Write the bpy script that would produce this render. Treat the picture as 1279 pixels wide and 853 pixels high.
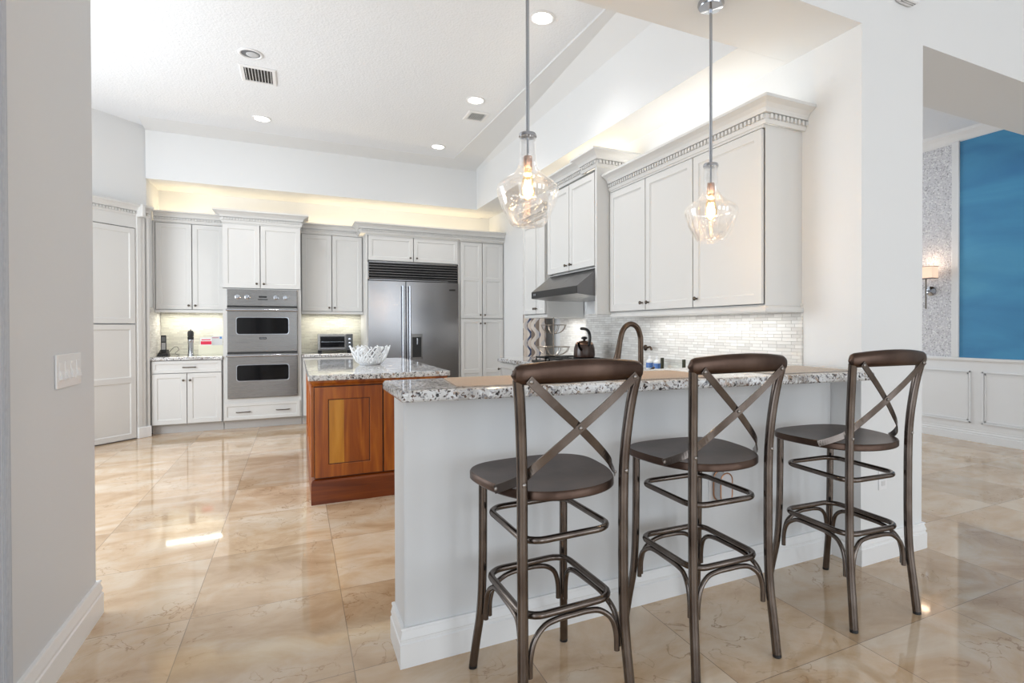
import bpy, bmesh, math, random
from mathutils import Vector, Matrix
random.seed(7)
S = bpy.context.scene
for o in list(bpy.data.objects): bpy.data.objects.remove(o)
COL = S.collection
R = math.radians
PI = math.pi

# ------------------------------------------------------------------ camera, light, exposure
F, YAW, PITCH, ROLL, CH, CX, CY = 674.24, 25.4677, -0.4529, -0.1339, 1.26, 690.54, 414.83
cam = bpy.data.cameras.new('camera'); cam_o = bpy.data.objects.new('camera', cam); COL.objects.link(cam_o)
y_, p_, r_ = R(YAW), R(PITCH), R(ROLL)
fw = Vector((math.sin(y_)*math.cos(p_), math.cos(y_)*math.cos(p_), math.sin(p_)))
rt = Vector((math.cos(y_), -math.sin(y_), 0)); up = rt.cross(fw)
rt, up = math.cos(r_)*rt+math.sin(r_)*up, -math.sin(r_)*rt+math.cos(r_)*up
M = Matrix((rt, up, -fw)).transposed().to_4x4(); M.translation = (0, 0, CH)
cam_o.matrix_world = M
cam.sensor_fit = 'HORIZONTAL'; cam.sensor_width = 36
cam.lens = F/1279*36
cam.shift_x = (639.5-CX)/1279; cam.shift_y = (CY-426.5)/1279
cam.clip_start = 0.02
S.camera = cam_o

S.view_settings.view_transform = 'Standard'; S.view_settings.look = 'None'
S.view_settings.gamma = 1; S.view_settings.use_curve_mapping = False
S.view_settings.exposure = 0.40

W = bpy.data.worlds.new('daylight'); S.world = W; W.use_nodes = True
bg = W.node_tree.nodes['Background']; bg.inputs[0].default_value = (0.86, 0.93, 1.0, 1); bg.inputs[1].default_value = 0.8

def area(name, loc, rot, sx, sy, power, color):
    l = bpy.data.lights.new(name, 'AREA'); l.shape = 'RECTANGLE'; l.size = sx; l.size_y = sy
    l.energy = power; l.color = color
    o = bpy.data.objects.new(name, l); COL.objects.link(o); o.location = loc; o.rotation_euler = rot
    return o
DAY = (0.86, 0.935, 1.0)
for wx in (0.9, 3.75, 6.5): area('daylight_great_room_window', (wx, -5.9, 1.65), (R(90), 0, 0), 1.7, 3.0, 46, DAY)
area('daylight_patio_door', (-1.6, -0.6, 1.5), (R(90), 0, R(-90)), 3.6, 2.6, 38, DAY)
area('daylight_nook_window', (-3.0, 4.7, 1.7), (R(90), 0, R(-90)), 3.0, 2.2, 96, DAY)
area('dining_fill_light', (5.0, 7.6, 1.9), (R(-90), 0, 0), 2.6, 2.2, 60, DAY)  # added fill to brighten the dining room; no window in its back wall

# ------------------------------------------------------------------ materials
def newmat(name):
    m = bpy.data.materials.new(name); m.use_nodes = True
    nt = m.node_tree; return m, nt, nt.nodes['Principled BSDF']
def N(nt, t, **kw):
    n = nt.nodes.new(t)
    for k, v in kw.items(): setattr(n, k, v)
    return n
def ramp(nt, stops, interp='LINEAR'):
    n = N(nt, 'ShaderNodeValToRGB'); cr = n.color_ramp; cr.interpolation = interp
    while len(cr.elements) < len(stops): cr.elements.new(0.5)
    for e, (p, c) in zip(cr.elements, stops):
        e.position = p; e.color = (c[0], c[1], c[2], 1) if not isinstance(c, (int, float)) else (c, c, c, 1)
    return n
def plain(name, col, rough=0.5, metal=0.0, spec=0.5, bump=None, var=None):
    m, nt, b = newmat(name); L = nt.links
    b.inputs['Base Color'].default_value = (*col, 1); b.inputs['Roughness'].default_value = rough
    b.inputs['Metallic'].default_value = metal; b.inputs['Specular IOR Level'].default_value = spec
    tc = None
    if bump or var:
        tc = N(nt, 'ShaderNodeTexCoord')
    if bump:
        sc, st = bump
        n = N(nt, 'ShaderNodeTexNoise'); n.inputs['Scale'].default_value = sc; n.inputs['Detail'].default_value = 3
        L.new(tc.outputs['Object'], n.inputs['Vector'])
        bp = N(nt, 'ShaderNodeBump'); bp.inputs['Strength'].default_value = st; bp.inputs['Distance'].default_value = 0.01
        L.new(n.outputs['Fac'], bp.inputs['Height']); L.new(bp.outputs['Normal'], b.inputs['Normal'])
    if var:
        sc, lo, hi = var
        n = N(nt, 'ShaderNodeTexNoise'); n.inputs['Scale'].default_value = sc; n.inputs['Detail'].default_value = 4
        L.new(tc.outputs['Object'], n.inputs['Vector'])
        rp = ramp(nt, [(0.3, tuple(c*lo for c in col)), (0.7, tuple(min(1, c*hi) for c in col))])
        L.new(n.outputs['Fac'], rp.inputs['Fac']); L.new(rp.outputs['Color'], b.inputs['Base Color'])
    return m
def emis(name, col, strength):
    m, nt, b = newmat(name)
    b.inputs['Base Color'].default_value = (*col, 1)
    b.inputs['Emission Color'].default_value = (*col, 1); b.inputs['Emission Strength'].default_value = strength
    return m

def mathn(nt, op, a, b=None, c=None):
    n = N(nt, 'ShaderNodeMath', operation=op)
    for i, v in enumerate((a, b, c)):
        if v is None: continue
        if isinstance(v, (int, float)): n.inputs[i].default_value = v
        else: nt.links.new(v, n.inputs[i])
    return n.outputs[0]

M_wall = plain('wall_paint', (0.80, 0.807, 0.81), 0.6, bump=(90, 0.03))
M_wall2 = plain('bar_wall_paint', (0.74, 0.75, 0.76), 0.6, bump=(90, 0.03))
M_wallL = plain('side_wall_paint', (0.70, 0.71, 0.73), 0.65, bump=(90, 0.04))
M_trim = plain('white_trim', (0.86, 0.86, 0.86), 0.35)
M_ceil = plain('ceiling_texture', (0.88, 0.90, 0.93), 0.8, bump=(55, 0.5))
M_cab = plain('cabinet_paint', (0.70, 0.695, 0.68), 0.38)
M_kick = plain('toe_kick', (0.55, 0.53, 0.51), 0.5)
M_white = plain('white_plastic', (0.85, 0.85, 0.86), 0.3)
M_black = plain('black_plastic', (0.012, 0.012, 0.013), 0.35)
M_dark = plain('dark_gap', (0.02, 0.02, 0.02), 0.6)
M_knob = plain('antique_nickel', (0.13, 0.11, 0.09), 0.3, 0.9)
M_chrome = plain('polished_chrome', (0.46, 0.48, 0.52), 0.14, 1.0)
M_glassdark = plain('oven_glass', (0.004, 0.004, 0.005), 0.06, spec=0.25)

def steel(name, col, rough, axis_scale):
    m, nt, b = newmat(name); L = nt.links
    b.inputs['Metallic'].default_value = 1
    tc = N(nt, 'ShaderNodeTexCoord'); mp = N(nt, 'ShaderNodeMapping'); mp.inputs['Scale'].default_value = axis_scale
    n = N(nt, 'ShaderNodeTexNoise'); n.inputs['Scale'].default_value = 1; n.inputs['Detail'].default_value = 2
    L.new(tc.outputs['Object'], mp.inputs['Vector']); L.new(mp.outputs['Vector'], n.inputs['Vector'])
    rp = ramp(nt, [(0.3, tuple(c*0.97 for c in col)), (0.7, tuple(c*1.03 for c in col))])
    L.new(n.outputs['Fac'], rp.inputs['Fac']); L.new(rp.outputs['Color'], b.inputs['Base Color'])
    rr = N(nt, 'ShaderNodeMapRange'); rr.inputs['To Min'].default_value = rough*0.85; rr.inputs['To Max'].default_value = rough*1.2
    L.new(n.outputs['Fac'], rr.inputs['Value']); L.new(rr.outputs['Result'], b.inputs['Roughness'])
    return m
M_steel = steel('brushed_steel', (0.30, 0.30, 0.31), 0.20, (3, 3, 700))
M_steel2 = steel('oven_steel', (0.225, 0.22, 0.215), 0.27, (3, 3, 700))
M_hood = steel('dark_hood_steel', (0.16, 0.16, 0.165), 0.28, (2, 120, 2))
M_bronze = plain('bronze_faucet', (0.09, 0.062, 0.045), 0.25, 0.95)

def stool_metal(name, c0, c1, rough):
    m, nt, b = newmat(name); L = nt.links
    tc = N(nt, 'ShaderNodeTexCoord')
    n = N(nt, 'ShaderNodeTexNoise'); n.inputs['Scale'].default_value = 9; n.inputs['Detail'].default_value = 5
    L.new(tc.outputs['Object'], n.inputs['Vector'])
    rp = ramp(nt, [(0.3, c0), (0.72, c1)])
    L.new(n.outputs['Fac'], rp.inputs['Fac']); L.new(rp.outputs['Color'], b.inputs['Base Color'])
    n2 = N(nt, 'ShaderNodeTexNoise'); n2.inputs['Scale'].default_value = 120; n2.inputs['Detail'].default_value = 2
    L.new(tc.outputs['Object'], n2.inputs['Vector'])
    bp = N(nt, 'ShaderNodeBump'); bp.inputs['Strength'].default_value = 0.06; bp.inputs['Distance'].default_value = 0.003
    L.new(n2.outputs['Fac'], bp.inputs['Height']); L.new(bp.outputs['Normal'], b.inputs['Normal'])
    b.inputs['Metallic'].default_value = 0.95; b.inputs['Roughness'].default_value = rough
    return m
M_stool = stool_metal('aged_bronze_tube', (0.10, 0.078, 0.067), (0.20, 0.172, 0.155), 0.22)
M_seat = stool_metal('aged_bronze_seat', (0.060, 0.037, 0.028), (0.11, 0.072, 0.056), 0.33)
M_rivet = plain('rivet_metal', (0.35, 0.32, 0.3), 0.3, 0.9)

def granite(name):
    m, nt, b = newmat(name); L = nt.links
    g = N(nt, 'ShaderNodeNewGeometry')
    def noise(scale, detail=5, dist=0.0):
        n = N(nt, 'ShaderNodeTexNoise'); n.inputs['Scale'].default_value = scale; n.inputs['Detail'].default_value = detail
        n.inputs['Distortion'].default_value = dist; L.new(g.outputs['Position'], n.inputs['Vector']); return n
    base = ramp(nt, [(0.32, (0.42, 0.40, 0.38)), (0.45, (0.62, 0.61, 0.60)), (0.6, (0.76, 0.77, 0.78))])
    nb = noise(7, 4, 0.6); L.new(nb.outputs['Fac'], base.inputs['Fac'])
    def layer(prev, col, scale, lo, hi, dist=0.5, detail=4):
        n = noise(scale, detail, dist)
        rp = ramp(nt, [(lo, 0.0), (hi, 1.0)]); L.new(n.outputs['Fac'], rp.inputs['Fac'])
        mx = N(nt, 'ShaderNodeMixRGB'); mx.inputs['Color2'].default_value = (*col, 1)
        L.new(rp.outputs['Color'], mx.inputs['Fac']); L.new(prev, mx.inputs['Color1']); return mx.outputs['Color']
    c = layer(base.outputs['Color'], (0.40, 0.31, 0.24), 30, 0.60, 0.67)
    c = layer(c, (0.28, 0.28, 0.30), 50, 0.57, 0.62)
    c = layer(c, (0.82, 0.83, 0.84), 66, 0.58, 0.64)
    c = layer(c, (0.035, 0.03, 0.03), 62, 0.60, 0.63)
    c = layer(c, (0.14, 0.09, 0.07), 100, 0.59, 0.63)
    L.new(c, b.inputs['Base Color']); b.inputs['Roughness'].default_value = 0.06
    return m
M_granite = granite('speckled_granite')

def floor_marble():
    m, nt, b = newmat('polished_marble_tile'); L = nt.links
    g = N(nt, 'ShaderNodeNewGeometry'); sp = N(nt, 'ShaderNodeSeparateXYZ'); L.new(g.outputs['Position'], sp.inputs[0])
    u = mathn(nt, 'DIVIDE', mathn(nt, 'SUBTRACT', sp.outputs['X'], 0.188), 0.61)
    v = mathn(nt, 'DIVIDE', mathn(nt, 'SUBTRACT', sp.outputs['Y'], 2.786), 0.688)
    iu, iv = mathn(nt, 'FLOOR', u), mathn(nt, 'FLOOR', v)
    fu, fv = mathn(nt, 'FRACT', u), mathn(nt, 'FRACT', v)
    def edge(f, w): return mathn(nt, 'LESS_THAN', mathn(nt, 'MINIMUM', f, mathn(nt, 'SUBTRACT', 1.0, f)), w)
    grout = mathn(nt, 'MAXIMUM', edge(fu, 0.0026), edge(fv, 0.0023))
    ids = N(nt, 'ShaderNodeCombineXYZ'); L.new(iu, ids.inputs[0]); L.new(iv, ids.inputs[1])
    wn = N(nt, 'ShaderNodeTexWhiteNoise', noise_dimensions='3D'); L.new(ids.outputs[0], wn.inputs['Vector'])
    off = N(nt, 'ShaderNodeVectorMath', operation='MULTIPLY_ADD'); off.inputs[1].default_value = (9, 9, 9)
    L.new(wn.outputs['Color'], off.inputs[0]); L.new(g.outputs['Position'], off.inputs[2])
    rot = N(nt, 'ShaderNodeMapping'); rot.inputs['Rotation'].default_value = (0, 0, R(25)); rot.inputs['Scale'].default_value = (1, 1.45, 1)
    L.new(off.outputs[0], rot.inputs['Vector'])
    n1 = N(nt, 'ShaderNodeTexNoise'); n1.inputs['Scale'].default_value = 2.3; n1.inputs['Detail'].default_value = 8; n1.inputs['Roughness'].default_value = 0.62; n1.inputs['Distortion'].default_value = 0.5
    L.new(rot.outputs['Vector'], n1.inputs['Vector'])
    base = ramp(nt, [(0.32, (0.50, 0.33, 0.19)), (0.48, (0.64, 0.462, 0.30)), (0.66, (0.74, 0.615, 0.475))])
    L.new(n1.outputs['Fac'], base.inputs['Fac'])
    # per-tile tone
    tone = N(nt, 'ShaderNodeMapRange'); tone.inputs['To Min'].default_value = 0.87; tone.inputs['To Max'].default_value = 1.07
    L.new(wn.outputs['Value'], tone.inputs['Value'])
    mul = N(nt, 'ShaderNodeMixRGB', blend_type='MULTIPLY'); mul.inputs['Fac'].default_value = 1
    L.new(base.outputs['Color'], mul.inputs['Color1']); L.new(tone.outputs['Result'], mul.inputs['Color2'])
    # thin brown veins
    n2 = N(nt, 'ShaderNodeTexNoise'); n2.inputs['Scale'].default_value = 5.5; n2.inputs['Detail'].default_value = 8; n2.inputs['Distortion'].default_value = 0.6
    L.new(off.outputs[0], n2.inputs['Vector'])
    rid = mathn(nt, 'ABSOLUTE', mathn(nt, 'SUBTRACT', n2.outputs['Fac'], 0.5))
    vr = ramp(nt, [(0.0, 1.0), (0.010, 0.0)]); L.new(rid, vr.inputs['Fac'])
    n3 = N(nt, 'ShaderNodeTexNoise'); n3.inputs['Scale'].default_value = 2.4; L.new(off.outputs[0], n3.inputs['Vector'])
    vm = ramp(nt, [(0.44, 0.0), (0.60, 0.85)]); L.new(n3.outputs['Fac'], vm.inputs['Fac'])
    vf = mathn(nt, 'MULTIPLY', vr.outputs['Color'], vm.outputs['Color'])
    mx = N(nt, 'ShaderNodeMixRGB'); mx.inputs['Color2'].default_value = (0.33, 0.19, 0.09, 1)
    L.new(vf, mx.inputs['Fac']); L.new(mul.outputs['Color'], mx.inputs['Color1'])
    gx = N(nt, 'ShaderNodeMixRGB'); gx.inputs['Color2'].default_value = (0.30, 0.22, 0.15, 1)
    L.new(grout, gx.inputs['Fac']); L.new(mx.outputs['Color'], gx.inputs['Color1'])
    L.new(gx.outputs['Color'], b.inputs['Base Color'])
    b.inputs['Roughness'].default_value = 0.055; b.inputs['Specular IOR Level'].default_value = 0.85
    return m
M_floor = floor_marble()

def ledger(name, axis, tint):
    m, nt, b = newmat(name); L = nt.links
    g = N(nt, 'ShaderNodeNewGeometry'); sp = N(nt, 'ShaderNodeSeparateXYZ'); L.new(g.outputs['Position'], sp.inputs[0])
    cb = N(nt, 'ShaderNodeCombineXYZ'); L.new(sp.outputs[axis], cb.inputs[0]); L.new(sp.outputs['Z'], cb.inputs[1])
    br = N(nt, 'ShaderNodeTexBrick'); br.inputs['Scale'].default_value = 1; br.inputs['Brick Width'].default_value = 0.11
    br.inputs['Row Height'].default_value = 0.021; br.inputs['Mortar Size'].default_value = 0.0012; br.inputs['Mortar Smooth'].default_value = 0.3
    br.offset = 0.37; br.squash = 0.6; br.squash_frequency = 3
    br.inputs['Color1'].default_value = (0, 0, 0, 1); br.inputs['Color2'].default_value = (1, 1, 1, 1); br.inputs['Mortar'].default_value = (0.5, 0.5, 0.5, 1)
    L.new(cb.outputs[0], br.inputs['Vector'])
    rp = ramp(nt, [(0.0, (0.70*tint[0], 0.69*tint[1], 0.67*tint[2])), (0.35, (0.78*tint[0], 0.77*tint[1], 0.74*tint[2])), (1.0, (0.88*tint[0], 0.88*tint[1], 0.86*tint[2]))])
    L.new(br.outputs['Color'], rp.inputs['Fac'])
    mx = N(nt, 'ShaderNodeMixRGB'); mx.inputs['Color2'].default_value = (0.60, 0.58, 0.55, 1)
    L.new(br.outputs['Fac'], mx.inputs['Fac']); L.new(rp.outputs['Color'], mx.inputs['Color1'])
    L.new(mx.outputs['Color'], b.inputs['Base Color']); b.inputs['Roughness'].default_value = 0.55
    hh = mathn(nt, 'SUBTRACT', br.outputs['Color'], br.outputs['Fac'])
    bp = N(nt, 'ShaderNodeBump'); bp.inputs['Strength'].default_value = 0.9; bp.inputs['Distance'].default_value = 0.014
    L.new(hh, bp.inputs['Height']); L.new(bp.outputs['Normal'], b.inputs['Normal'])
    return m
M_ledX = ledger('ledger_stone_back', 'X', (0.98, 0.97, 0.88))
M_ledY = ledger('ledger_stone_side', 'Y', (1, 0.985, 0.97))

def wood(name, stops, scale=(9, 9, 0.7)):
    m, nt, b = newmat(name); L = nt.links
    tc = N(nt, 'ShaderNodeNewGeometry'); mp = N(nt, 'ShaderNodeMapping'); mp.inputs['Scale'].default_value = scale
    L.new(tc.outputs['Position'], mp.inputs['Vector'])
    n = N(nt, 'ShaderNodeTexNoise'); n.inputs['Scale'].default_value = 1.7; n.inputs['Detail'].default_value = 6; n.inputs['Distortion'].default_value = 1.0
    L.new(mp.outputs['Vector'], n.inputs['Vector'])
    rp = ramp(nt, stops); L.new(n.outputs['Fac'], rp.inputs['Fac']); L.new(rp.outputs['Color'], b.inputs['Base Color'])
    b.inputs['Roughness'].default_value = 0.33
    return m
M_wood = wood('cherry_wood', [(0.3, (0.19, 0.036, 0.002)), (0.5, (0.34, 0.080, 0.004)), (0.72, (0.50, 0.155, 0.010))])
M_wood2 = wood('dark_cherry_plinth', [(0.3, (0.11, 0.018, 0.0015)), (0.5, (0.19, 0.036, 0.003)), (0.72, (0.27, 0.065, 0.006))], (0.7, 9, 9))
M_woodL = wood('light_cherry_board', [(0.3, (0.42, 0.15, 0.012)), (0.55, (0.58, 0.24, 0.02)), (0.75, (0.66, 0.31, 0.04))])
M_woodD = plain('dark_cherry', (0.05, 0.012, 0.004), 0.4)  # darker cherry tone for the island carcass and panel edge lines

def weave(name, c0, c1):
    m, nt, b = newmat(name); L = nt.links
    g = N(nt, 'ShaderNodeTexCoord')
    def wv(dirn):
        w = N(nt, 'ShaderNodeTexWave', wave_type='BANDS', bands_direction=dirn); w.inputs['Scale'].default_value = 55
        w.inputs['Distortion'].default_value = 1.2; w.inputs['Detail'].default_value = 1
        L.new(g.outputs['Object'], w.inputs['Vector']); return w
    a, c = wv('X'), wv('Y')
    mm = mathn(nt, 'MULTIPLY', a.outputs['Fac'], c.outputs['Fac'])
    rp = ramp(nt, [(0.05, c0), (0.5, c1)]); L.new(mm, rp.inputs['Fac']); L.new(rp.outputs['Color'], b.inputs['Base Color'])
    bp = N(nt, 'ShaderNodeBump'); bp.inputs['Strength'].default_value = 0.5; bp.inputs['Distance'].default_value = 0.003
    L.new(mm, bp.inputs['Height']); L.new(bp.outputs['Normal'], b.inputs['Normal']); b.inputs['Roughness'].default_value = 0.8
    return m
M_mat = weave('woven_placemat', (0.40, 0.29, 0.21), (0.74, 0.60, 0.49))
M_mat2 = weave('pale_woven_placemat', (0.42, 0.36, 0.31), (0.74, 0.68, 0.62))
M_linen = weave('blue_grey_linen', (0.45, 0.48, 0.54), (0.58, 0.61, 0.66))

def shimmer():
    m, nt, b = newmat('shimmer_wallpaper'); L = nt.links
    g = N(nt, 'ShaderNodeNewGeometry')
    vo = N(nt, 'ShaderNodeTexVoronoi'); vo.inputs['Scale'].default_value = 70; L.new(g.outputs['Position'], vo.inputs['Vector'])
    sp = N(nt, 'ShaderNodeSeparateColor'); L.new(vo.outputs['Color'], sp.inputs[0])
    rp = ramp(nt, [(0.0, (0.44, 0.43, 0.45)), (0.2, (0.70, 0.69, 0.72)), (0.8, (0.78, 0.77, 0.80)), (0.95, (0.92, 0.92, 0.92))])
    L.new(sp.outputs[0], rp.inputs['Fac']); L.new(rp.outputs['Color'], b.inputs['Base Color'])
    rr = N(nt, 'ShaderNodeMapRange'); rr.inputs['To Min'].default_value = 0.2; rr.inputs['To Max'].default_value = 0.6
    L.new(sp.outputs[1], rr.inputs['Value']); L.new(rr.outputs['Result'], b.inputs['Roughness'])
    bp = N(nt, 'ShaderNodeBump'); bp.inputs['Strength'].default_value = 0.8; bp.inputs['Distance'].default_value = 0.01
    L.new(vo.outputs['Distance'], bp.inputs['Height']); L.new(bp.outputs['Normal'], b.inputs['Normal'])
    return m
M_shim = shimmer()
def blue_panel():
    m, nt, b = newmat('blue_lacquer'); L = nt.links
    g = N(nt, 'ShaderNodeNewGeometry'); mp = N(nt, 'ShaderNodeMapping'); mp.inputs['Scale'].default_value = (1, 0.8, 2.2); mp.inputs['Rotation'].default_value = (R(18), 0, 0)
    L.new(g.outputs['Position'], mp.inputs['Vector'])
    n = N(nt, 'ShaderNodeTexNoise'); n.inputs['Scale'].default_value = 1.1; n.inputs['Detail'].default_value = 6; n.inputs['Distortion'].default_value = 0.5
    L.new(mp.outputs['Vector'], n.inputs['Vector'])
    rp = ramp(nt, [(0.3, (0.05, 0.22, 0.45)), (0.55, (0.075, 0.32, 0.56)), (0.75, (0.12, 0.43, 0.64))])
    L.new(n.outputs['Fac'], rp.inputs['Fac']); L.new(rp.outputs['Color'], b.inputs['Base Color']); b.inputs['Roughness'].default_value = 0.4
    return m
M_blue = blue_panel()
def curtain_pattern():
    m, nt, b = newmat('wavy_patterned_curtain'); L = nt.links
    g = N(nt, 'ShaderNodeNewGeometry'); sp = N(nt, 'ShaderNodeSeparateXYZ'); L.new(g.outputs['Position'], sp.inputs[0])
    s = mathn(nt, 'SINE', mathn(nt, 'MULTIPLY', sp.outputs['Z'], 28.0))
    y = mathn(nt, 'ADD', sp.outputs['Y'], mathn(nt, 'MULTIPLY', s, 0.022))
    f = mathn(nt, 'FRACT', mathn(nt, 'DIVIDE', y, 0.17))
    rp = ramp(nt, [(0.0, (0.62, 0.54, 0.47)), (0.28, (0.05, 0.07, 0.14)), (0.4, (0.66, 0.60, 0.54)), (0.62, (0.22, 0.17, 0.14)), (0.84, (0.50, 0.47, 0.46))], 'CONSTANT')
    L.new(f, rp.inputs['Fac']); L.new(rp.outputs['Color'], b.inputs['Base Color']); b.inputs['Roughness'].default_value = 0.85
    return m
M_curt = curtain_pattern()
def thin_glass(name, tint=(1, 1, 1), seeded=True, base=0.05):
    m = bpy.data.materials.new(name); m.use_nodes = True; nt = m.node_tree; nt.nodes.clear(); L = nt.links
    out = N(nt, 'ShaderNodeOutputMaterial'); tr = N(nt, 'ShaderNodeBsdfTransparent'); tr.inputs[0].default_value = (*tint, 1)
    gl = N(nt, 'ShaderNodeBsdfGlossy'); gl.inputs['Roughness'].default_value = 0.04; gl.inputs['Color'].default_value = (1, 1, 1, 1)
    lw = N(nt, 'ShaderNodeLayerWeight'); lw.inputs['Blend'].default_value = 0.28
    fac = mathn(nt, 'ADD', mathn(nt, 'MULTIPLY', mathn(nt, 'POWER', lw.outputs['Facing'], 1.4), 0.75 if seeded else 0.4), base)
    if seeded:
        tc = N(nt, 'ShaderNodeTexCoord')
        vo = N(nt, 'ShaderNodeTexVoronoi'); vo.inputs['Scale'].default_value = 75; L.new(tc.outputs['Object'], vo.inputs['Vector'])
        rp = ramp(nt, [(0.16, 1.0), (0.30, 0.0)]); L.new(vo.outputs['Distance'], rp.inputs['Fac'])
        n = N(nt, 'ShaderNodeTexNoise'); n.inputs['Scale'].default_value = 12; n.inputs['Detail'].default_value = 2; L.new(tc.outputs['Object'], n.inputs['Vector'])
        gate = ramp(nt, [(0.45, 0.0), (0.6, 1.0)]); L.new(n.outputs['Fac'], gate.inputs['Fac'])
        sd = mathn(nt, 'MULTIPLY', rp.outputs['Color'], gate.outputs['Color'])
        fac = mathn(nt, 'MINIMUM', mathn(nt, 'ADD', fac, mathn(nt, 'MULTIPLY', sd, 0.5)), 1.0)
        ht = mathn(nt, 'ADD', mathn(nt, 'MULTIPLY', n.outputs['Fac'], 0.6), sd)
        bp = N(nt, 'ShaderNodeBump'); bp.inputs['Strength'].default_value = 0.35; bp.inputs['Distance'].default_value = 0.006
        L.new(ht, bp.inputs['Height']); L.new(bp.outputs['Normal'], gl.inputs['Normal'])
    mx = N(nt, 'ShaderNodeMixShader'); L.new(fac, mx.inputs[0]); L.new(tr.outputs[0], mx.inputs[1]); L.new(gl.outputs[0], mx.inputs[2])
    if seeded:
        df = N(nt, 'ShaderNodeBsdfDiffuse'); df.inputs[0].default_value = (.9, .9, .9, 1); tl = N(nt, 'ShaderNodeBsdfTranslucent'); tl.inputs[0].default_value = (.9, .9, .9, 1)
        hz = N(nt, 'ShaderNodeMixShader'); L.new(df.outputs[0], hz.inputs[1]); L.new(tl.outputs[0], hz.inputs[2])
        m2 = N(nt, 'ShaderNodeMixShader'); L.new(mathn(nt, 'ADD', mathn(nt, 'MULTIPLY', sd, 0.16), 0.010), m2.inputs[0])
        L.new(mx.outputs[0], m2.inputs[1]); L.new(hz.outputs[0], m2.inputs[2]); L.new(m2.outputs[0], out.inputs[0]); return m
    L.new(mx.outputs[0], out.inputs[0]); return m
M_glass = thin_glass('seeded_glass', (0.97, 0.97, 0.97), True, 0.13)
M_clear = thin_glass('clear_glass', (0.97, 0.985, 0.98), False, 0.04)
M_bulbglass = thin_glass('amber_bulb_glass', (1, 0.86, 0.62), False, 0.04)
M_fil = emis('filament_glow', (1.0, 0.66, 0.30), 70)
M_lamp = emis('recessed_lamp_glow', (1.0, 0.97, 0.92), 9)
M_shade = emis('sconce_shade_glow', (1.0, 0.74, 0.55), 0.35)

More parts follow.
